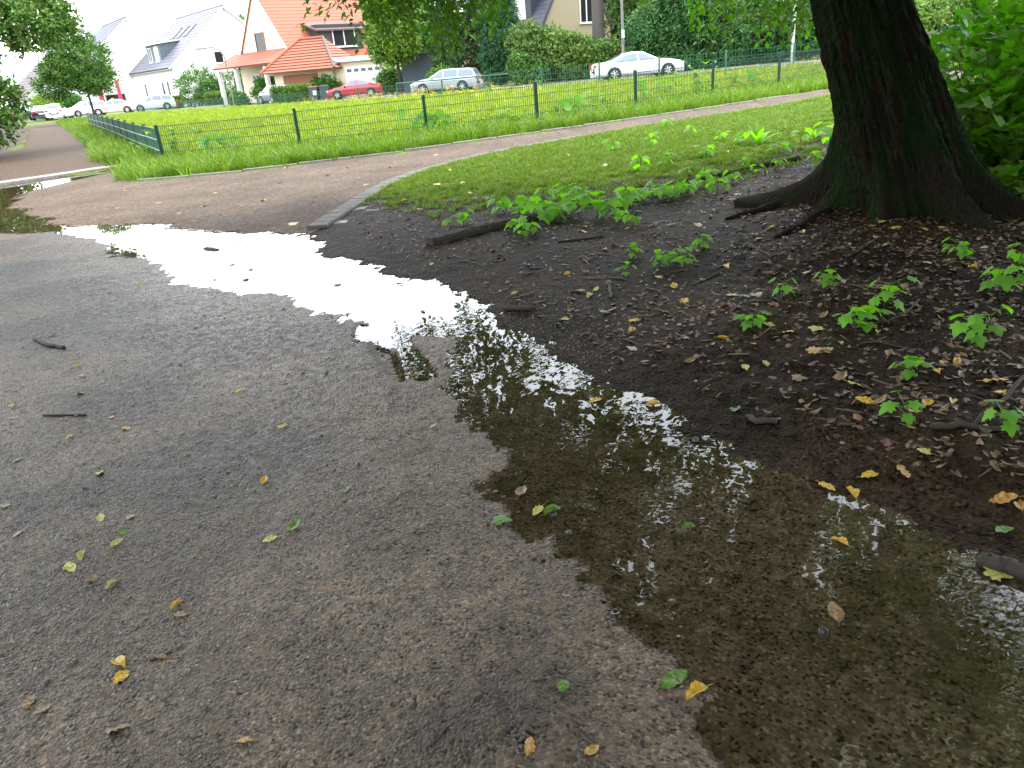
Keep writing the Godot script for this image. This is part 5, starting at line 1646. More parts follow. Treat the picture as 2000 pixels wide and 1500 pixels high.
# ---------------------------------------------------------------- where the small things lie (metres)
const LEAVES := [[-2.43,-4.14,0.039,"Y",0], [-2.32,-3.94,0.045,"Y",0], [-2.2,-3.68,0.042,"Y",0], [-2.5,-3.59,0.047,"Y",0], [-2.4,-3.43,0.047,"B",0], [-2.08,-3.39,0.035,"B",0], [-1.89,-3.34,0.034,"Y",0], [-1.76,-3.2,0.052,"O",0], [-1.99,-3.15,0.039,"P",0], [-2.12,-2.96,0.039,"G",0], [-1.68,-2.77,0.055,"P",0], [-1.93,-2.55,0.044,"G",0], [-1.51,-2.41,0.052,"P",0], [-1.4,-2.4,0.044,"B",0], [-1.38,-2.3,0.047,"G",0], [-1.77,-2.34,0.037,"B",0], [-1.37,-2.23,0.047,"P",0], [-1.46,-2.17,0.052,"P",0], [-1.36,-2.03,0.045,"B",0], [-1.28,-1.99,0.05,"P",0], [-0.97,-2.59,0.048,"Y",0], [-0.63,-2.45,0.035,"G",0], [-0.84,-2.17,0.05,"P",0], [-1.03,-1.86,0.046,"Y",0], [-1,-1.81,0.04,"B",0], [-0.99,-1.64,0.035,"B",0], [-1.02,-3.07,0.052,"P",0], [-1.36,-3.27,0.044,"B",0], [-1.35,-3.54,0.049,"P",0], [-1.28,-1.52,0.052,"B",0], [-1.23,-1.49,0.049,"B",0], [-1,-1.4,0.053,"B",0], [-0.68,-1.33,0.042,"O",0], [-0.03,-1.23,0.051,"O",0], [0.1,-1.21,0.043,"O",0], [0.06,-1.41,0.054,"G",0], [-2.93,-4.8,0.052,"O",0], [-3.43,-5.32,0.036,"B",0], [-1.9,-4.56,0.037,"B",0], [-0.35,-2.96,0.039,"P",0], [-2.87,-6.03,0.054,"P",0], [-3.04,-5.86,0.043,"B",0], [-1.35,-4.04,0.047,"B",0], [-1.47,-2.11,0.065,"P",0], [-0.77,-2.23,0.068,"G",0], [-1.1,-1.63,0.066,"Y",0], [-1.07,-1.58,0.066,"Y",0], [-0.07,-2.19,0.065,"G",1], [0.05,-2.24,0.065,"P",1], [0.1,-2.23,0.073,"G",1], [0.36,-3.1,0.067,"Y",1], [0.6,-3,0.073,"Y",1], [-0.48,-3.57,0.071,"B",1], [-0.87,-4.53,0.075,"G",1], [0.37,-1.38,0.067,"Y",1], [0.94,-1.92,0.054,"Y",1], [0.8,-1.62,0.072,"B",1], [1.09,-2.18,0.074,"Y",1], [1.18,-2.24,0.073,"Y",1], [1.03,-2.23,0.064,"Y",1], [1.29,-1.71,0.068,"P",1], [0.52,-2.06,0.055,"G",1], [-2.58,-7.66,0.071,"O",1], [-2.31,-6.59,0.064,"B",1], [-2.08,-6.33,0.057,"G",1], [-2.29,-6.07,0.052,"B",1], [-1.22,-5.56,0.071,"B",1], [-2.02,-5.98,0.075,"G",1], [-0.74,-5.41,0.052,"B",1], [0,-2.37,0.07,"B",1], [0.33,-1.43,0.087,"G",1], [1.99,-6.18,0.055,"P",2], [2.04,-6.18,0.06,"P",2], [2.31,-7.42,0.077,"Y",2], [2.19,-7.2,0.081,"B",2], [2.02,-5.79,0.052,"P",2], [2,-5.59,0.072,"P",2], [1.85,-5.5,0.052,"Y",2], [1.83,-5.37,0.075,"Y",2], [2.13,-5.33,0.062,"P",2], [2.65,-6.16,0.081,"P",2], [2.32,-6.04,0.084,"P",2], [2.41,-5.82,0.068,"G",2], [2.56,-5.21,0.085,"P",2], [2.62,-5.21,0.061,"P",2], [2.45,-4.93,0.053,"W",2], [2.45,-4.78,0.071,"P",2], [2.79,-4.96,0.051,"Y",2], [2.76,-4.89,0.057,"P",2], [2.89,-4.96,0.064,"P",2], [3.44,-5.7,0.071,"P",2], [3.46,-5.39,0.055,"Y",2], [3.52,-5.11,0.051,"P",2], [3.48,-5.02,0.08,"Y",2], [2.93,-4.8,0.061,"G",2], [2.66,-5.08,0.084,"P",2], [1.83,-4.47,0.081,"W",2], [1.6,-4.21,0.063,"B",2], [1.32,-4.26,0.066,"P",2], [1.36,-4.18,0.068,"G",2], [1.6,-4.1,0.073,"P",2], [1.82,-4.3,0.071,"O",2], [1.85,-4.15,0.07,"G",2], [1.95,-4.25,0.072,"B",2], [2.47,-4.31,0.083,"P",2], [2.59,-4.34,0.068,"P",2], [2.66,-4.26,0.065,"Y",2], [2.69,-4.22,0.075,"Y",2], [2.96,-4.58,0.058,"W",2], [1.33,-3.68,0.061,"P",2], [1.39,-3.57,0.084,"Y",2], [1.52,-3.57,0.068,"P",2], [1.07,-3.58,0.069,"Y",2], [1.18,-3.47,0.05,"Y",2], [1.17,-3.26,0.065,"P",2], [1.07,-3.24,0.07,"P",2], [1.56,-3.37,0.051,"B",2], [1.41,-3.29,0.072,"O",2], [1.47,-3.28,0.072,"P",2], [1.79,-3.48,0.052,"P",2], [1.62,-3.71,0.072,"B",2], [1.46,-3.98,0.066,"B",2], [1.19,-4.02,0.074,"B",2], [1.8,-3.63,0.062,"B",2], [0.75,-6.7,0.075,"Y",2], [0.72,-6.5,0.076,"P",2], [0.56,-6.24,0.051,"P",2], [0.5,-6.77,0.052,"B",2], [1.44,-6.36,0.074,"P",2], [1.63,-6.21,0.084,"P",2], [1.54,-5.95,0.059,"Y",2], [1.02,-4.89,0.066,"P",2], [1.06,-4.63,0.071,"Y",2], [0.79,-5.76,0.061,"W",2], [0.58,-5.2,0.063,"B",2], [0.59,-4.76,0.061,"P",2], [0.49,-4.77,0.063,"O",2], [0.53,-4.63,0.071,"P",2], [0.07,-4.88,0.061,"Y",2], [0.34,-4.23,0.063,"P",2], [0.57,-4.26,0.077,"W",2], [0.62,-4.3,0.051,"G",2], [0.71,-4.06,0.07,"Y",2], [0.67,-3.91,0.076,"Y",2], [0.62,-3.64,0.061,"B",2], [0.54,-3.53,0.058,"B",2], [1.04,-4.27,0.078,"Y",2], [0.89,-3.65,0.058,"G",2], [0.42,-4.6,0.057,"B",2], [0.45,-5.22,0.065,"Y",2], [-0.06,-6.12,0.074,"P",2], [-0.08,-6.3,0.054,"B",2], [-0.54,-5.87,0.061,"P",2], [-0.41,-4.83,0.062,"Y",2], [-0.31,-5.03,0.079,"B",2], [0.33,-7.3,0.065,"P",2], [1.86,-2.62,0.08,"Y",2], [1.64,-2.58,0.056,"P",2], [1.56,-2.61,0.062,"Y",2], [1.36,-2.69,0.073,"Y",2], [1.42,-2.89,0.081,"P",2], [1.81,-2.95,0.066,"Y",2], [1.88,-2.97,0.058,"Y",2], [1.74,-2.88,0.054,"Y",2], [1.49,-2.56,0.069,"O",2], [1.38,-2.28,0.057,"P",2], [1.28,-2.22,0.078,"O",2], [1.48,-2,0.079,"O",2], [1.51,-1.97,0.056,"O",2], [1.41,-1.88,0.06,"G",2], [0.91,-2.86,0.078,"G",2], [1.42,-2.68,0.072,"B",2], [1.19,-7.51,0.078,"P",2], [1.08,-6.45,0.062,"Y",2], [1.16,-6.11,0.055,"B",2], [0.69,-4.87,0.06,"B",2], [0.87,-4.15,0.078,"B",2], [1.25,-4.69,0.059,"P",2], [1.1,-3.91,0.062,"B",2], [1.46,-4.87,0.065,"Y",2], [0.85,-3.36,0.065,"B",2], [1.24,-3.03,0.064,"B",2], [1.4,-2.99,0.082,"B",2], [1.68,-3.16,0.055,"B",2], [2.03,-3.08,0.05,"B",2], [1.63,-4.57,0.083,"B",2], [1.44,-4.19,0.081,"B",2], [2.16,-3.97,0.085,"B",2], [2.18,-3.61,0.065,"B",2], [2.3,-3.42,0.083,"B",2], [1.9,-2.74,0.09,"Y",2], [-0.57,-7.53,0.087,"Y",3], [-0.59,-8.88,0.102,"Y",3], [-0.29,-9.11,0.105,"Y",3], [-0.73,-10.13,0.1,"Y",3], [-0.4,-10,0.096,"P",3], [1.49,-9.77,0.089,"P",3], [-1.05,-8.99,0.09,"Y",3], [-0.81,-8.21,0.087,"Y",3], [0.48,-11.17,0.082,"Y",3], [-0.18,-11.67,0.098,"Y",3], [-0.62,-11.42,0.089,"P",3], [1.13,-11.88,0.104,"Y",3], [1.46,-10.43,0.081,"P",3], [2.19,-9.21,0.107,"P",3], [3.12,-10.55,0.101,"P",3], [-3.03,-10.31,0.108,"Y",4], [-3.82,-10.35,0.107,"O",4], [-2.16,-8.27,0.107,"Y",4], [-1.77,-10.9,0.097,"O",4], [-2.63,-12.62,0.08,"Y",4], [-1.63,-9.31,0.102,"O",4], [-4.12,-11.69,0.085,"Y",4], [-4.73,-11.11,0.089,"O",4], [-6.16,-13.32,0.1,"Y",4], [-3.71,-11.84,0.096,"O",4], [-3.73,-14.49,0.092,"Y",4], [-1,-14.14,0.108,"Y",4], [-2.44,-13.47,0.098,"B",4], [-2.26,-9.66,0.09,"B",4], [-3.97,-9.85,0.088,"B",4], [-5.24,-10.97,0.106,"B",4], [-3.3,-12.22,0.094,"B",4], [-1.67,-12.85,0.103,"Y",4]]
const SEEDLINGS := [[0.07,-7.78,0.144,8,0.098,0], [0.21,-7.49,0.18,7,0.1,0], [0.32,-7.13,0.173,8,0.125,0], [0.48,-7.44,0.121,10,0.095,0], [0.64,-7.5,0.138,9,0.117,0], [0.76,-7.3,0.155,7,0.112,0], [0.91,-7.11,0.172,7,0.126,0], [1.03,-7,0.172,7,0.098,0], [1.17,-7.24,0.125,7,0.126,0], [0.76,-8.18,0.126,10,0.106,0], [0.89,-7.95,0.141,9,0.108,0], [0.47,-8.02,0.146,9,0.107,0], [0.53,-7.15,0.133,9,0.11,0], [1.4,-7.84,0.103,6,0.11,1], [1.53,-7.62,0.117,6,0.105,1], [1.68,-7.7,0.098,9,0.106,1], [1.83,-7.71,0.138,9,0.107,1], [1.98,-8.01,0.098,9,0.087,1], [2.2,-7.73,0.13,8,0.1,1], [2.2,-8.23,0.133,9,0.086,1], [1.3,-7.74,0.108,8,0.109,1], [1.69,-8,0.1,9,0.093,1], [0.14,-6.85,0.077,4,0.082,1], [0.31,-6.63,0.087,6,0.062,1], [-0.33,-7.43,0.1,7,0.076,1], [-0.45,-7.11,0.102,4,0.079,1], [0.19,-6.51,0.101,7,0.063,1], [1.05,-6.68,0.103,4,0.072,1], [1.14,-6.53,0.095,7,0.064,1], [2.24,-9.18,0.073,4,0.06,1], [2.45,-8.83,0.077,7,0.08,1], [2.5,-8.23,0.111,6,0.079,1], [2.94,-8.73,0.073,5,0.062,1], [3.18,-8.77,0.102,4,0.073,1], [3.64,-8.9,0.107,5,0.08,1], [3.92,-9.16,0.082,5,0.075,1], [3.01,-9.33,0.09,7,0.066,1], [0.97,-5.48,0.075,6,0.057,2], [1.08,-5.14,0.086,7,0.056,2], [1.15,-5.14,0.087,7,0.063,2], [1.25,-5.01,0.086,7,0.06,2], [1.23,-5.23,0.08,7,0.05,2], [0.82,-5.02,0.069,5,0.05,2], [1.41,-5.39,0.072,7,0.064,2], [2.73,-4.38,0.072,7,0.058,2], [2.7,-4.45,0.083,5,0.052,2], [1.25,-3.7,0.062,6,0.065,2], [1.53,-4.06,0.083,6,0.06,2], [1.82,-4.07,0.083,6,0.064,2], [1.42,-2.52,0.066,6,0.056,2], [1.69,-2.36,0.068,5,0.058,2], [1.64,-2.88,0.064,7,0.062,2], [1.77,-3.56,0.104,8,0.074,3], [1.68,-3.47,0.107,5,0.069,3], [1.91,-3.69,0.135,8,0.076,3], [2.12,-3.15,0.144,5,0.069,3], [2.07,-3.2,0.108,6,0.073,3], [2.66,-3.82,0.138,5,0.081,3], [2.55,-3.76,0.142,6,0.079,3], [2.9,-4.15,0.138,6,0.062,3], [4.25,-6.23,0.134,5,0.079,3], [4.42,-6.66,0.11,5,0.065,3], [3.25,-12.97,0.158,4,0.098,4], [3.19,-14.61,0.147,6,0.095,4], [3.45,-11.93,0.161,6,0.094,4], [3.6,-11.42,0.152,7,0.108,4], [3.58,-9.91,0.134,7,0.109,4], [4.12,-10.63,0.167,4,0.128,4], [1.84,-11.96,0.133,7,0.098,4], [2.42,-12.16,0.192,6,0.097,4], [4.51,-10.93,0.196,6,0.12,4], [2.83,-10.49,0.155,7,0.105,4], [2.16,-9.93,0.177,6,0.098,4], [1.8,-9.7,0.196,6,0.119,4], [4.24,-9.94,0.167,4,0.119,4]]
const WEEDS := [[-7.17,-18.59,0.8,16,1], [-6.91,-19.75,0.4,9,0], [-1.22,-17.99,0.55,22,0], [-1.63,-18.99,0.6,10,0], [0.33,-18.92,0.45,10,1], [0.73,-18.41,0.3,10,1], [1.81,-18.85,0.5,12,0], [2.36,-21.56,0.45,12,0], [4.27,-22.37,0.55,8,0], [5.71,-22.27,0.95,26,1], [5.48,-24.66,0.5,12,1], [-4.2,-18.68,0.35,9,1], [-16.29,-67.47,1,14,1], [7.64,-25.18,0.7,14,1], [-6.47,-19.92,0.4,8,0], [-6.36,-20.17,0.35,6,0], [-3.37,-20.97,0.3,8,1], [3.09,-21.96,0.45,12,1], [8.29,-25.72,0.6,10,0], [-8.24,-19.5,0.35,10,1], [-9.2,-21.19,0.35,10,1], [-10.56,-23.55,0.3,8,1]]
const STICK_LINES := {"twigA": [[1.46,-2.4], [1.55,-2.38], [1.74,-2.32]], "twigB": [[1.6,-2.38], [1.76,-2.47], [1.98,-2.63]], "branch": [[1.28,-1.78], [1.3,-1.74], [1.33,-1.72], [1.38,-1.65]], "dark": [[-3.03,-4.76], [-2.85,-4.59], [-2.69,-4.49]], "s1": [[0.69,-4.85], [0.65,-4.53]], "s2": [[1.33,-4.1], [1.19,-3.88]], "s3": [[1.67,-5.38], [1.75,-5.12], [1.74,-4.83]], "p1": [[-3.31,-7.77], [-3.08,-7.45], [-2.81,-7.36]], "p2": [[-2.84,-7.44], [-2.67,-7.3]], "m1": [[0.93,-2.77], [0.95,-2.71], [1.02,-2.68]], "m2": [[-0.01,-4.56], [0.16,-4.48]], "m3": [[0.47,-6.19], [0.85,-6.23]], "m4": [[1.2,-2.56], [1.25,-2.53]], "g1": [[-2.25,-3.42], [-2.03,-3.39]], "g2": [[-0.25,-1.26], [-0.21,-1.31]], "m5": [[2.14,-4.64], [2.34,-4.81]], "m6": [[1.81,-3.59], [1.98,-3.62], [2.14,-3.78]], "m7": [[1.7,-3.36], [1.8,-3.26]], "m8": [[1.16,-4.6], [1.42,-4.82]], "g3": [[-1.02,-1.63], [-0.97,-1.66]]}
const PEBBLES := [[-0.62,-2.65], [-0.34,-2.54], [0.2,-1.64], [0.14,-2.1], [0.41,-2.17], [0.69,-2.64], [0.92,-2.86], [0.76,-1.59], [0.5,-1.82], [0.1,-2.22], [0.02,-1.72], [-1.23,-1.66], [-0.1,-2.91], [0.36,-2.04], [-1.48,-5], [-1.52,-4.84], [-0.94,-3.68], [-0.33,-3.71], [-1.27,-1.59], [0.62,-4.04]]

# ---------------------------------------------------------------- houses
func window(parent: Node, c: Vector3, w: float, h: float, yaw: float, frame: Material, panes := 1, glass: Material = null) -> void:
	# c is the middle of the opening on the wall; yaw 0 looks along +z
	var b := Basis(Vector3.UP, yaw)
	var mb := MB.new()
	var f := .07
	mb.box(c + b * Vector3(0, h / 2 - f / 2, .03), Vector3(w, f, .08), b)
	mb.box(c + b * Vector3(0, -h / 2 + f / 2, .03), Vector3(w, f, .08), b)
	for k in panes + 1:
		var x := lerpf(-w / 2 + f / 2, w / 2 - f / 2, float(k) / panes)
		mb.box(c + b * Vector3(x, 0, .031), Vector3(f, h - 2 * f, .08), b)
	mb.box(c + b * Vector3(0, -h / 2 - .03, .08), Vector3(w + .14, .05, .2), b)
	var o := obj("window", mb.mesh(frame), parent)
	for k in panes:
		var x0 := lerpf(-w / 2 + f, w / 2, float(k) / panes)
		var x1 := lerpf(-w / 2, w / 2 - f, float(k + 1) / panes)
		var gb := MB.new()
		gb.box(c + b * Vector3((x0 + x1) / 2, 0, .015), Vector3(x1 - x0 - .01, h - 2 * f - .01, .02), b)
		obj("pane", gb.mesh(glass if glass else M.glass), o)

func gable_house(called: String, label: String, at: Vector3, yaw: float, w: float, d: float, hw: float, hr: float, wall: Material, roof: Material, courses: int, over := .35) -> Node3D:
	# the gable looks along local +z, the ridge runs along z
	var t := thing(called, label, "house", at, yaw, "houses along the street")
	var mb := MB.new()
	for s in [-1.0, 1.0]:
		var z: float = s * d / 2
		var p := [Vector3(-w / 2, -.5, z), Vector3(w / 2, -.5, z), Vector3(w / 2, hw, z), Vector3(0, hw + hr, z), Vector3(-w / 2, hw, z)]
		if s < 0: p.reverse()
		mb.poly(p)
	mb.quad(Vector3(w / 2, -.5, d / 2), Vector3(w / 2, -.5, -d / 2), Vector3(w / 2, hw, -d / 2), Vector3(w / 2, hw, d / 2))
	mb.quad(Vector3(-w / 2, -.5, -d / 2), Vector3(-w / 2, -.5, d / 2), Vector3(-w / 2, hw, d / 2), Vector3(-w / 2, hw, -d / 2))
	obj("wall", mb.mesh(wall), t)
	var ang := atan2(hr, w / 2)
	var slope := Vector2(w / 2, hr).length() + over
	var rb := MB.new()
	for s in [-1.0, 1.0]:
		var b := Basis(Vector3.BACK, -s * ang)
		rb.box(Vector3(0, hw + hr + .05, 0) + b * Vector3(s * slope / 2, 0, 0), Vector3(slope, .10, d + over), b)
	var r := obj("roof", rb.mesh(roof), t)
	var cm := MB.new()
	var step := slope / courses
	cm.box(Vector3.ZERO, Vector3(step * 1.08, .035, d + over + .06))
	var cmesh := cm.mesh(roof)
	for s in [-1.0, 1.0]:
		var b := Basis(Vector3.BACK, -s * ang)
		for k in courses:
			var o := obj("tile_course", cmesh, r)
			o.transform = Transform3D(b * Basis(Vector3.BACK, -s * -.05), Vector3(0, hw + hr + .05, 0) + b * Vector3(s * (k + .5) * step, .085, 0))
	var ri := MB.new()
	ri.tube([Vector3(0, hw + hr + .14, -d / 2 - over / 2 - .03), Vector3(0, hw + hr + .14, d / 2 + over / 2 + .03)], [.12, .12], 8)
	obj("ridge", ri.mesh(roof), r)
	# barge boards and gutters
	for s in [-1.0, 1.0]:
		var bb := MB.new()
		var b := Basis(Vector3.BACK, -s * ang)
		bb.box(Vector3(0, hw + hr + .0, d / 2 + over / 2 + .02) + b * Vector3(s * slope / 2, 0, 0), Vector3(slope, .2, .04), b)
		obj("barge_board", bb.mesh(M.white_trim if wall != M.brick_wall else M.slate), t)
		var g := MB.new()
		var e := Vector3(0, hw + hr, 0) + b * Vector3(s * (slope + .05), -.05, 0)
		g.tube([e - Vector3(0, 0, d / 2 + .15), e + Vector3(0, 0, d / 2 + .15)], [.07, .07], 6)
		obj("rain_gutter", g.mesh(M.gutter), t)
	return t

func dormer(t: Node, c: Vector3, w: float, h: float, depth: float, yaw: float, clad: Material, roof: Material, wins: Array, frame: Material, fall := .12) -> void:
	# c: middle of the front at its foot
	var b := Basis(Vector3.UP, yaw)
	var mb := MB.new()
	mb.box(c + b * Vector3(0, h / 2, -depth / 2), Vector3(w, h, depth), b)
	var o := obj("dormer", mb.mesh(clad), t)
	var rb := MB.new()
	rb.box(c + b * Vector3(0, h + .1, -depth / 2 + .15), Vector3(w + .5, .14, depth + .6), b * Basis(Vector3.RIGHT, fall))
	obj("dormer_roof", rb.mesh(roof), o)
	for q in wins:
		window(t, c + b * Vector3(q[0], q[1], .0), q[2], q[3], yaw, frame, int(q[4]), M.blind if q.size() > 5 else null)

func make_houses() -> void:
	# red tiled house with a cream gable
	var y := func(x, z): return Vector3(x, terr(x, z), z)
	var h := gable_house("red_roof_house", "cream house with steep red tiled roof and a dark clad dormer", y.call(-14.6, -75.6), deg_to_rad(-45), 9.2, 11.0, 3.1, 5.7, M.cream_wall, M.red_tile, 22)
	window(h, Vector3(-.3, 4.75, 5.5), 1.5, 1.6, 0, M.brown_wood, 1)
	window(h, Vector3(-2.0, 1.4, 5.5), 1.2, 1.9, 0, M.white_trim, 2)
	window(h, Vector3(1.6, 1.3, 5.5), 1.5, 1.8, 0, M.brown_wood, 2)
	dormer(h, Vector3(4.3, 3.35, .6), 4.6, 2.35, 3.2, PI / 2, M.dark_clad, M.brown_tile, [[.35, 1.25, 2.3, 1.35, 2]], M.white_trim, .3)
	dormer(h, Vector3(4.3, 3.35, -4.4), 2.4, 2.2, 3.0, PI / 2, M.dark_clad, M.brown_tile, [[0, 1.2, 1.4, 1.2, 1]], M.white_trim, .3)
	# porch roof along the gable
	var pr := MB.new()
	var bs := Basis(Vector3.RIGHT, .42)
	pr.box(Vector3(0, 3.55, 6.6), Vector3(10.2, .1, 2.7), bs)
	var po := obj("porch_roof", pr.mesh(M.red_tile), h)
	for k in 8:
		var cm := MB.new()
		cm.box(Vector3(0, 3.55, 6.6) + bs * Vector3(0, .075, -1.18 + .34 * k), Vector3(10.26, .035, .36), bs * Basis(Vector3.RIGHT, -.05))
		obj("tile_course", cm.mesh(M.red_tile), po)
	for x in [-4.6, -1.6, 3.2]:
		var co := MB.new()
		co.box(Vector3(x, 1.4, 7.55), Vector3(.3, 2.9, .3))
		obj("porch_post", co.mesh(M.white_wall), h)
	# hipped wing with the brown door
	var wing := thing("hipped_wing", "low wing with red hipped roof and brown door before the red roof house", "building", y.call(-13.7, -67.6), deg_to_rad(-16), "houses along the street")
	var wb := MB.new()
	wb.box(Vector3(0, 1.0, 0), Vector3(5.0, 2.6, 4.2))
	obj("wall", wb.mesh(M.cream_wall), wing)
	var rp := MB.new()
	var A := [Vector3(-3.2, 2.2, 2.9), Vector3(3.2, 2.2, 2.9), Vector3(3.2, 2.2, -2.9), Vector3(-3.2, 2.2, -2.9)]
	var R0 := Vector3(-1.0, 4.5, -.2)
	var R1 := Vector3(1.1, 4.5, -.2)
	rp.quad(A[0], A[1], R1, R0); rp.quad(A[2], A[3], R0, R1)
	rp.tri(A[1], A[2], R1); rp.tri(A[3], A[0], R0)
	var ro := obj("roof", rp.mesh(M.red_tile), wing)
	for k in 11:
		var u := (k + .05) / 11.0
		var v := (k + 1.0) / 11.0
		for f in [[A[0], A[1], R0, R1], [A[1], A[2], R1, R1], [A[3], A[0], R0, R0]]:
			var cb := MB.new()
			var nn: Vector3 = (f[1] - f[0]).cross(f[3] - f[0]).normalized()
			var lo0: Vector3 = f[0].lerp(f[2], u) + nn * .09
			var lo1: Vector3 = f[1].lerp(f[3], u) + nn * .09
			var hi0: Vector3 = f[0].lerp(f[2], v) + nn * .03
			var hi1: Vector3 = f[1].lerp(f[3], v) + nn * .03
			cb.quad(lo0, lo1, hi1, hi0)
			cb.quad(lo0 - nn * .07, lo1 - nn * .07, lo1, lo0)
			obj("tile_course", cb.mesh(M.red_tile), ro)
	for e in [[A[1], R1], [A[0], R0], [R0, R1]]:
		var hp := MB.new()
		hp.tube([e[0] + Vector3(0, .1, 0), e[1] + Vector3(0, .1, 0)], [.1, .1], 6)
		obj("hip_tile", hp.mesh(M.stone if e[1] == R1 and e[0] == A[1] else M.red_tile), ro)
	var dr := MB.new()
	dr.box(Vector3(-.2, 1.0, 2.13), Vector3(3.0, 2.0, .06))
	obj("door", dr.mesh(M.brown_wood), wing)
	# garage
	var g := thing("garage", "cream garage with white door and flat white rimmed roof", "garage", y.call(-9.35, -67.6), deg_to_rad(-6))
	var gb := MB.new()
	gb.box(Vector3(0, 1.2, 0), Vector3(4.2, 2.9, 5.0))
	obj("wall", gb.mesh(M.cream_wall), g)
	var gr := MB.new()
	gr.box(Vector3(0, 2.78, .1), Vector3(4.7, .34, 5.5))
	obj("roof", gr.mesh(M.white_trim), g)
	var gd := MB.new()
	gd.box(Vector3(.2, 1.15, 2.53), Vector3(2.9, 2.1, .05))
	var gdo := obj("door", gd.mesh(M.white_trim), g)
	for k in 5:
		var pn := MB.new()
		pn.box(Vector3(-.92 + .56 * k, 1.95, 2.565), Vector3(.36, .22, .02))
		obj("pane", pn.mesh(M.blue_clad), gdo)
	for k in 4:
		var pn := MB.new()
		pn.box(Vector3(.2, .35 + .38 * k, 2.562), Vector3(2.8, .02, .012))
		obj("door_rib", pn.mesh(M.gutter), gdo)
	var rose := thing("rose_bush", "red flowering rose bush spilling over the garage roof", "shrub", y.call(-8.4, -68.0) + Vector3(0, 2.95, 0))
	crown(rose, kit("fine"), [[Vector3(0, .15, 0), Vector3(1.3, .4, .8)]], 90, .7, -.2, .2, "foliage")
	crown(rose, [clump_mesh(M.red_flower, 12, .2, .14, 3, .9)], [[Vector3(-.4, .3, .3), Vector3(1.0, .3, .6)]], 42, .9, -.2, .4, "blossom")
	for e in [[-23.2, -78.3, .9, "red flowering bush by the low hedge"], [-29.5, -79.2, .8, "reddish flower bed bush beside the silver hatchback"], [-21.3, -70.5, .7, "red flowering bush beside the curved lamp post"]]:
		var rr := thing("flower_bush", e[3], "shrub", y.call(e[0], e[1]))
		crown(rr, kit("fine"), [[Vector3(0, e[2] * .5, 0), Vector3(e[2], e[2] * .5, e[2] * .7)]], 70, .7, -.2, .2, "foliage")
		crown(rr, [clump_mesh(M.red_flower, 8, .15, .12, 3, .9)], [[Vector3(0, e[2] * .75, .2), Vector3(e[2] * .8, e[2] * .35, e[2] * .6)]], 12, .8, -.2, .5, "blossom")
	# white house with roof windows and blue grey dormer
	var wh := gable_house("white_house", "white house with pale grey roof, blue grey dormer and three roof windows", y.call(-32.0, -98.3), deg_to_rad(38), 13.4, 15.0, 4.1, 5.4, M.white_wall, M.grey_tile, 18, .5)
	dormer(wh, Vector3(-6.0, 4.35, .3), 4.8, 2.3, 4.2, -PI / 2, M.blue_clad, M.white_trim, [[-1.3, 1.15, 1.3, 1.5, 2], [1.2, 1.15, 1.3, 1.5, 2, 1]], M.white_trim, .1)
	for k in 3:
		var sk := MB.new()
		var b := Basis(Vector3.BACK, atan2(5.4, 6.7))
		sk.box(Vector3(-2.6, 7.55, 3.6 - 2.3 * k), Vector3(1.9, .16, 1.2), b)
		var f := obj("roof_window", sk.mesh(M.slate), wh)
		var sp := MB.new()
		sp.box(Vector3(-2.6, 7.55, 3.6 - 2.3 * k) + b * Vector3(0, .09, 0), Vector3(1.6, .02, .95), b)
		obj("pane", sp.mesh(M.grey_tile), f)
	for q in [[-1.5, 4.6], [1.6, 4.6]]: window(wh, Vector3(q[0], q[1], 7.5), 1.0, 1.2, 0, M.white_trim, 1)
	for q in [5.2, 3.4, -3.0]: window(wh, Vector3(-6.7, 1.7, q), .9, 1.9, -PI / 2, M.white_trim, 1)
	var dish := MB.new()
	dish.tube([Vector3(2.4, 8.6, 7.4), Vector3(2.4, 8.75, 7.6), Vector3(2.42, 8.8, 7.75)], [.1, .4, .5], 14)
	obj("satellite_dish", dish.mesh(M.white_trim), wh)
	# second white house
	var w2 := gable_house("white_house", "tall white gabled house with violet grey roof behind the street tree", y.call(-44.6, -105), deg_to_rad(36), 11.5, 12.0, 5.2, 4.6, M.white_wall, M.slate, 16, .4)
	window(w2, Vector3(-3.2, .9, 6.0), 2.2, 1.9, 0, M.gutter, 1)
	window(w2, Vector3(.6, 3.8, 6.0), 1.1, 1.2, 0, M.white_trim, 1)
	var lo := gable_house("brown_roof_house", "low house with brown roof at the end of the lane", y.call(-57.5, -112), deg_to_rad(40), 9, 14, 2.6, 3.6, M.white_wall, M.brown_tile, 10)
	window(lo, Vector3(0, 1.6, 7.0), 1.6, 1.3, 0, M.white_trim, 2)
	# slate roofed house with brick gable
	var sl := gable_house("slate_house", "yellow brick house with steep slate roof and white framed windows", y.call(4.1, -67.3), deg_to_rad(35), 6.9, 10.5, 3.5, 5.4, M.brick_wall, M.slate, 20, .3)
	window(sl, Vector3(1.0, 4.6, 5.25), 1.3, 1.9, 0, M.white_trim, 2)
	window(sl, Vector3(-1.4, 1.4, 5.25), 1.3, 1.4, 0, M.white_trim, 2)
	dormer(sl, Vector3(-3.1, 3.75, 1.0), 5.6, 2.4, 2.6, -PI / 2, M.slate, M.slate, [[1.5, 1.1, 1.4, 1.75, 1, 1], [-.6, 1.0, 1.5, 1.6, 1]], M.white_trim, .1)
	for k in 44:
		var br := MB.new()
		var yy := .1 + .16 * k
		var half := 3.44 if yy < 3.5 else 3.44 * (1.0 - (yy - 3.5) / 5.4)
		if half < .3: break
		br.box(Vector3(0, yy, 5.252), Vector3(half * 2 - .04, .022, .012))
		obj("mortar_course", br.mesh(M.brick_line), sl)
	var shed := thing("blue_shed", "blue grey shed behind the small garden tree", "shed", y.call(-4.9, -61.5), .1)
	var sb := MB.new()
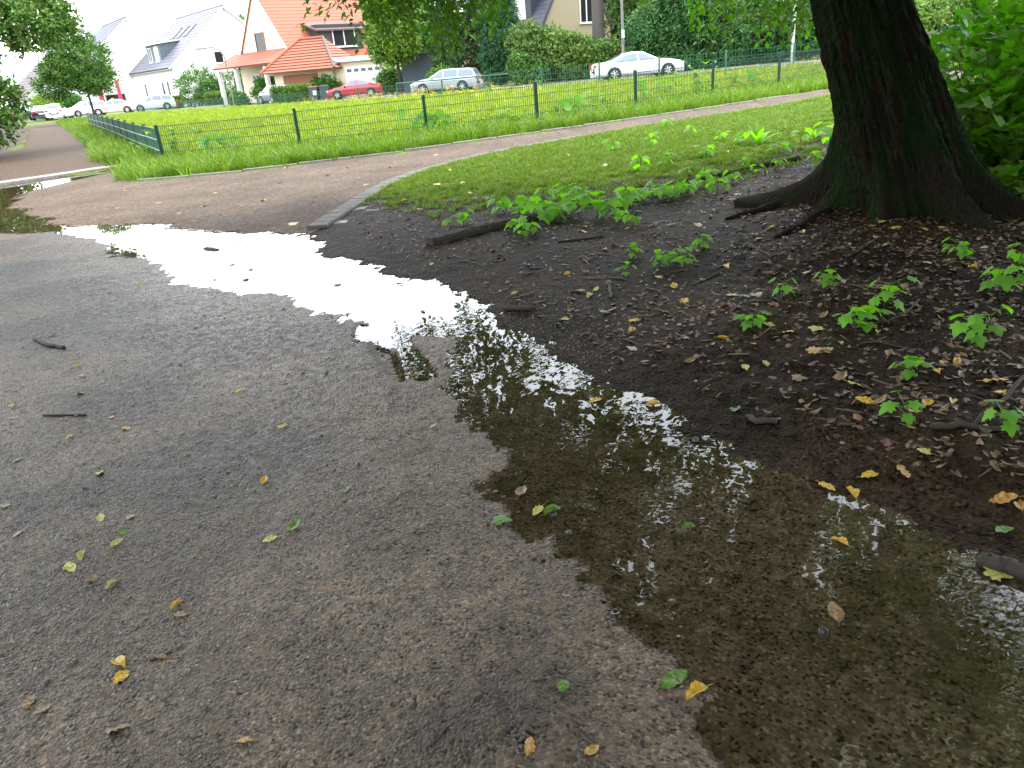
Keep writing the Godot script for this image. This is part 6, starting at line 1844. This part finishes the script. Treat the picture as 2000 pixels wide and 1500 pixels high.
	sb.box(Vector3(0, 1.2, 0), Vector3(2.4, 2.6, 2.0))
	obj("wall", sb.mesh(M.blue_clad), shed)
	var sr := MB.new()
	sr.box(Vector3(0, 2.56, 0), Vector3(2.7, .12, 2.3))
	obj("roof", sr.mesh(M.slate), shed)

# ---------------------------------------------------------------- street furniture
func make_street() -> void:
	var y := func(x, z): return Vector3(x, terr(x, z), z)
	var l := thing("lamp_post", "slim grey street lamp with curved arm beside the low juniper", "lamp post", y.call(-19.4, -63.5))
	var mb := MB.new()
	mb.tube([Vector3(0, -.2, 0), Vector3(0, 2.0, 0), Vector3(0, 3.6, 0), Vector3(-.25, 4.1, 0), Vector3(-.75, 4.35, 0), Vector3(-1.3, 4.35, 0)], [.07, .06, .05, .045, .04, .035], 10)
	obj("pole", mb.mesh(M.pole), l)
	var hd := MB.new()
	hd.chamfer_box(Vector3(-1.6, 4.33, 0), Vector3(.75, .14, .26), .04)
	obj("lamp_head", hd.mesh(M.gutter), l)
	var l2 := thing("lamp_post", "tall weathered lamp post beside the ivy tree", "lamp post", y.call(7.9, -47.2))
	var m2 := MB.new()
	m2.tube([Vector3(0, -.2, 0), Vector3(0, 2.2, 0), Vector3(-.05, 6.5, 0)], [.09, .08, .06], 10)
	obj("pole", m2.mesh(M.pole), l2)
	var sgn := MB.new()
	sgn.box(Vector3(.0, 2.3, .1), Vector3(.14, .4, .02))
	obj("sticker_plate", sgn.mesh(M.white_trim), l2)
	var m3 := MB.new()
	m3.box(Vector3(.01, 1.9, .1), Vector3(.14, .22, .03))
	obj("service_plate", m3.mesh(M.blue_clad), l2)
	var wp := thing("white_pole", "white painted pole standing behind the street fence", "pole", y.call(16.6, -44.6))
	var m4 := MB.new()
	m4.tube([Vector3(0, -.2, 0), Vector3(0, 3.2, 0), Vector3(.05, 5.2, 0)], [.085, .08, .07], 10)
	obj("pole", m4.mesh(M.white_pole), wp)
	var m5 := MB.new()
	m5.tube([Vector3(.05, 5.2, 0), Vector3(.05, 5.24, 0)], [.09, .03], 10)
	obj("pole_cap", m5.mesh(M.gutter), wp)
	for e in [[-13.0, -62.4, "dark dustbin with a white notice standing by the hedge"], [-12.2, -62.6, "dark grey dustbin next to the one with a notice"]]:
		var b := thing("dustbin", e[2], "dustbin", y.call(e[0], e[1]), .1)
		var bb := MB.new()
		var lo := [Vector3(-.26, .06, .3), Vector3(.26, .06, .3), Vector3(.26, .06, -.3), Vector3(-.26, .06, -.3)]
		var hi := [Vector3(-.31, 1.0, .37), Vector3(.31, 1.0, .37), Vector3(.31, 1.0, -.37), Vector3(-.31, 1.0, -.37)]
		for k in 4: bb.quad(lo[k], lo[(k + 1) % 4], hi[(k + 1) % 4], hi[k])
		obj("body", bb.mesh(M.bin), b)
		var li := MB.new()
		li.chamfer_box(Vector3(0, 1.04, 0), Vector3(.66, .09, .8), .03)
		obj("lid", li.mesh(M.brown_wood if e[0] < -12.5 else M.bin), b)
		for s in [-1, 1]:
			var wl := MB.new()
			wl.tube([Vector3(s * .25, .09, -.32), Vector3(s * .31, .09, -.32)], [.09, .09], 12)
			obj("wheel", wl.mesh(M.tyre), b)
		if e[0] < -12.5:
			var no := MB.new()
			no.box(Vector3(.12, .62, .358), Vector3(.24, .34, .01), Basis(Vector3.RIGHT, -.07))
			obj("notice", no.mesh(M.white_trim), b)
	for e in [[-39.4, -85.5, "red banner sign standing before the white house"], [-37.6, -85.8, "narrow red sign post beside the red banner"]]:
		var s := thing("banner_sign", e[2], "sign", y.call(e[0], e[1]), .3)
		var q := MB.new()
		q.box(Vector3(0, 1.9, 0), Vector3(.5 if e[0] < -38 else .3, 2.4, .05))
		obj("panel", q.mesh(M.sign_red), s)
		var q2 := MB.new()
		q2.tube([Vector3(-.2, -.1, -.05), Vector3(-.2, 3.1, -.05)], [.03, .03], 8)
		obj("pole", q2.mesh(M.pole), s)
	var kb := thing("green_bin", "green metal bin beside the park path behind the trunk", "bin", y.call(20.2, -36.0), .3)
	var k1 := MB.new()
	k1.chamfer_box(Vector3(0, .55, 0), Vector3(.75, 1.1, .6), .05)
	obj("body", k1.mesh(M.green_wire), kb)
	var k2 := MB.new()
	k2.chamfer_box(Vector3(0, 1.14, 0), Vector3(.85, .1, .7), .03)
	obj("lid", k2.mesh(M.green_metal), kb)

# ---------------------------------------------------------------- scene
func _ready() -> void:
	# camera
	var cam := Camera3D.new()
	cam.name = "camera"
	add_child(cam)
	var pitch := deg_to_rad(22.6)
	var roll := deg_to_rad(4.97)
	var fwd := Vector3(0, -sin(pitch), -cos(pitch))
	var up0 := Vector3(0, cos(pitch), -sin(pitch))
	cam.transform = Transform3D(Basis(Vector3.RIGHT * cos(roll) - up0 * sin(roll), up0 * cos(roll) + Vector3.RIGHT * sin(roll), -fwd), Vector3(0, 1.4, 0))
	cam.fov = 53.07
	cam.near = 0.05
	cam.far = 600.0
	cam.current = true
	# overcast sky, exposed for the shade under the trees
	var env := Environment.new()
	var sm := ProceduralSkyMaterial.new()
	sm.sky_top_color = Color(.80, .83, .87)
	sm.sky_horizon_color = Color(.93, .94, .95)
	sm.sky_curve = 0.2
	sm.ground_bottom_color = Color(.2, .22, .18)
	sm.ground_horizon_color = Color(.6, .62, .6)
	var sky := Sky.new()
	sky.sky_material = sm
	env.background_mode = Environment.BG_SKY
	env.sky = sky
	env.background_energy_multiplier = 1.0
	env.tonemap_mode = Environment.TONE_MAPPER_LINEAR
	env.tonemap_exposure = 7.0
	env.sdfgi_enabled = true
	env.ssao_enabled = true
	env.ssil_enabled = true
	var we := WorldEnvironment.new()
	we.name = "environment"
	we.environment = env
	add_child(we)
	var sun := DirectionalLight3D.new()
	sun.name = "veiled_sun"
	sun.light_energy = 0.3
	sun.light_angular_distance = 20.0
	sun.light_color = Color(1, .97, .92)
	sun.shadow_enabled = true
	sun.rotation = Vector3(deg_to_rad(-58), deg_to_rad(150), 0)
	add_child(sun)

	rng.seed = 4711
	nA.seed = 1; nA.frequency = 0.9; nA.fractal_octaves = 3
	nB.seed = 2; nB.frequency = 7.0; nB.fractal_octaves = 3
	nC.seed = 3; nC.frequency = 24.0; nC.fractal_octaves = 2
	nD.seed = 4; nD.frequency = 1.0; nD.fractal_octaves = 3
	make_materials()
	M.weed_leaf = leaf_mat(lin(.075, .19, .015), Color(.4, .6, .06), 0.7, false)
	print("materials ", Time.get_ticks_msec())
	make_land()
	print("land ", Time.get_ticks_msec())
	make_ground()
	make_water()
	make_paving()
	make_grass()
	print("grass ", Time.get_ticks_msec())
	make_houses()
	make_fences()
	make_cars()
	make_street()
	print("street ", Time.get_ticks_msec())
	make_big_tree()
	make_trees()
	print("trees ", Time.get_ticks_msec())
	make_seedlings()
	make_litter()
	make_leaves()
	make_sticks()
	print("done ", Time.get_ticks_msec())
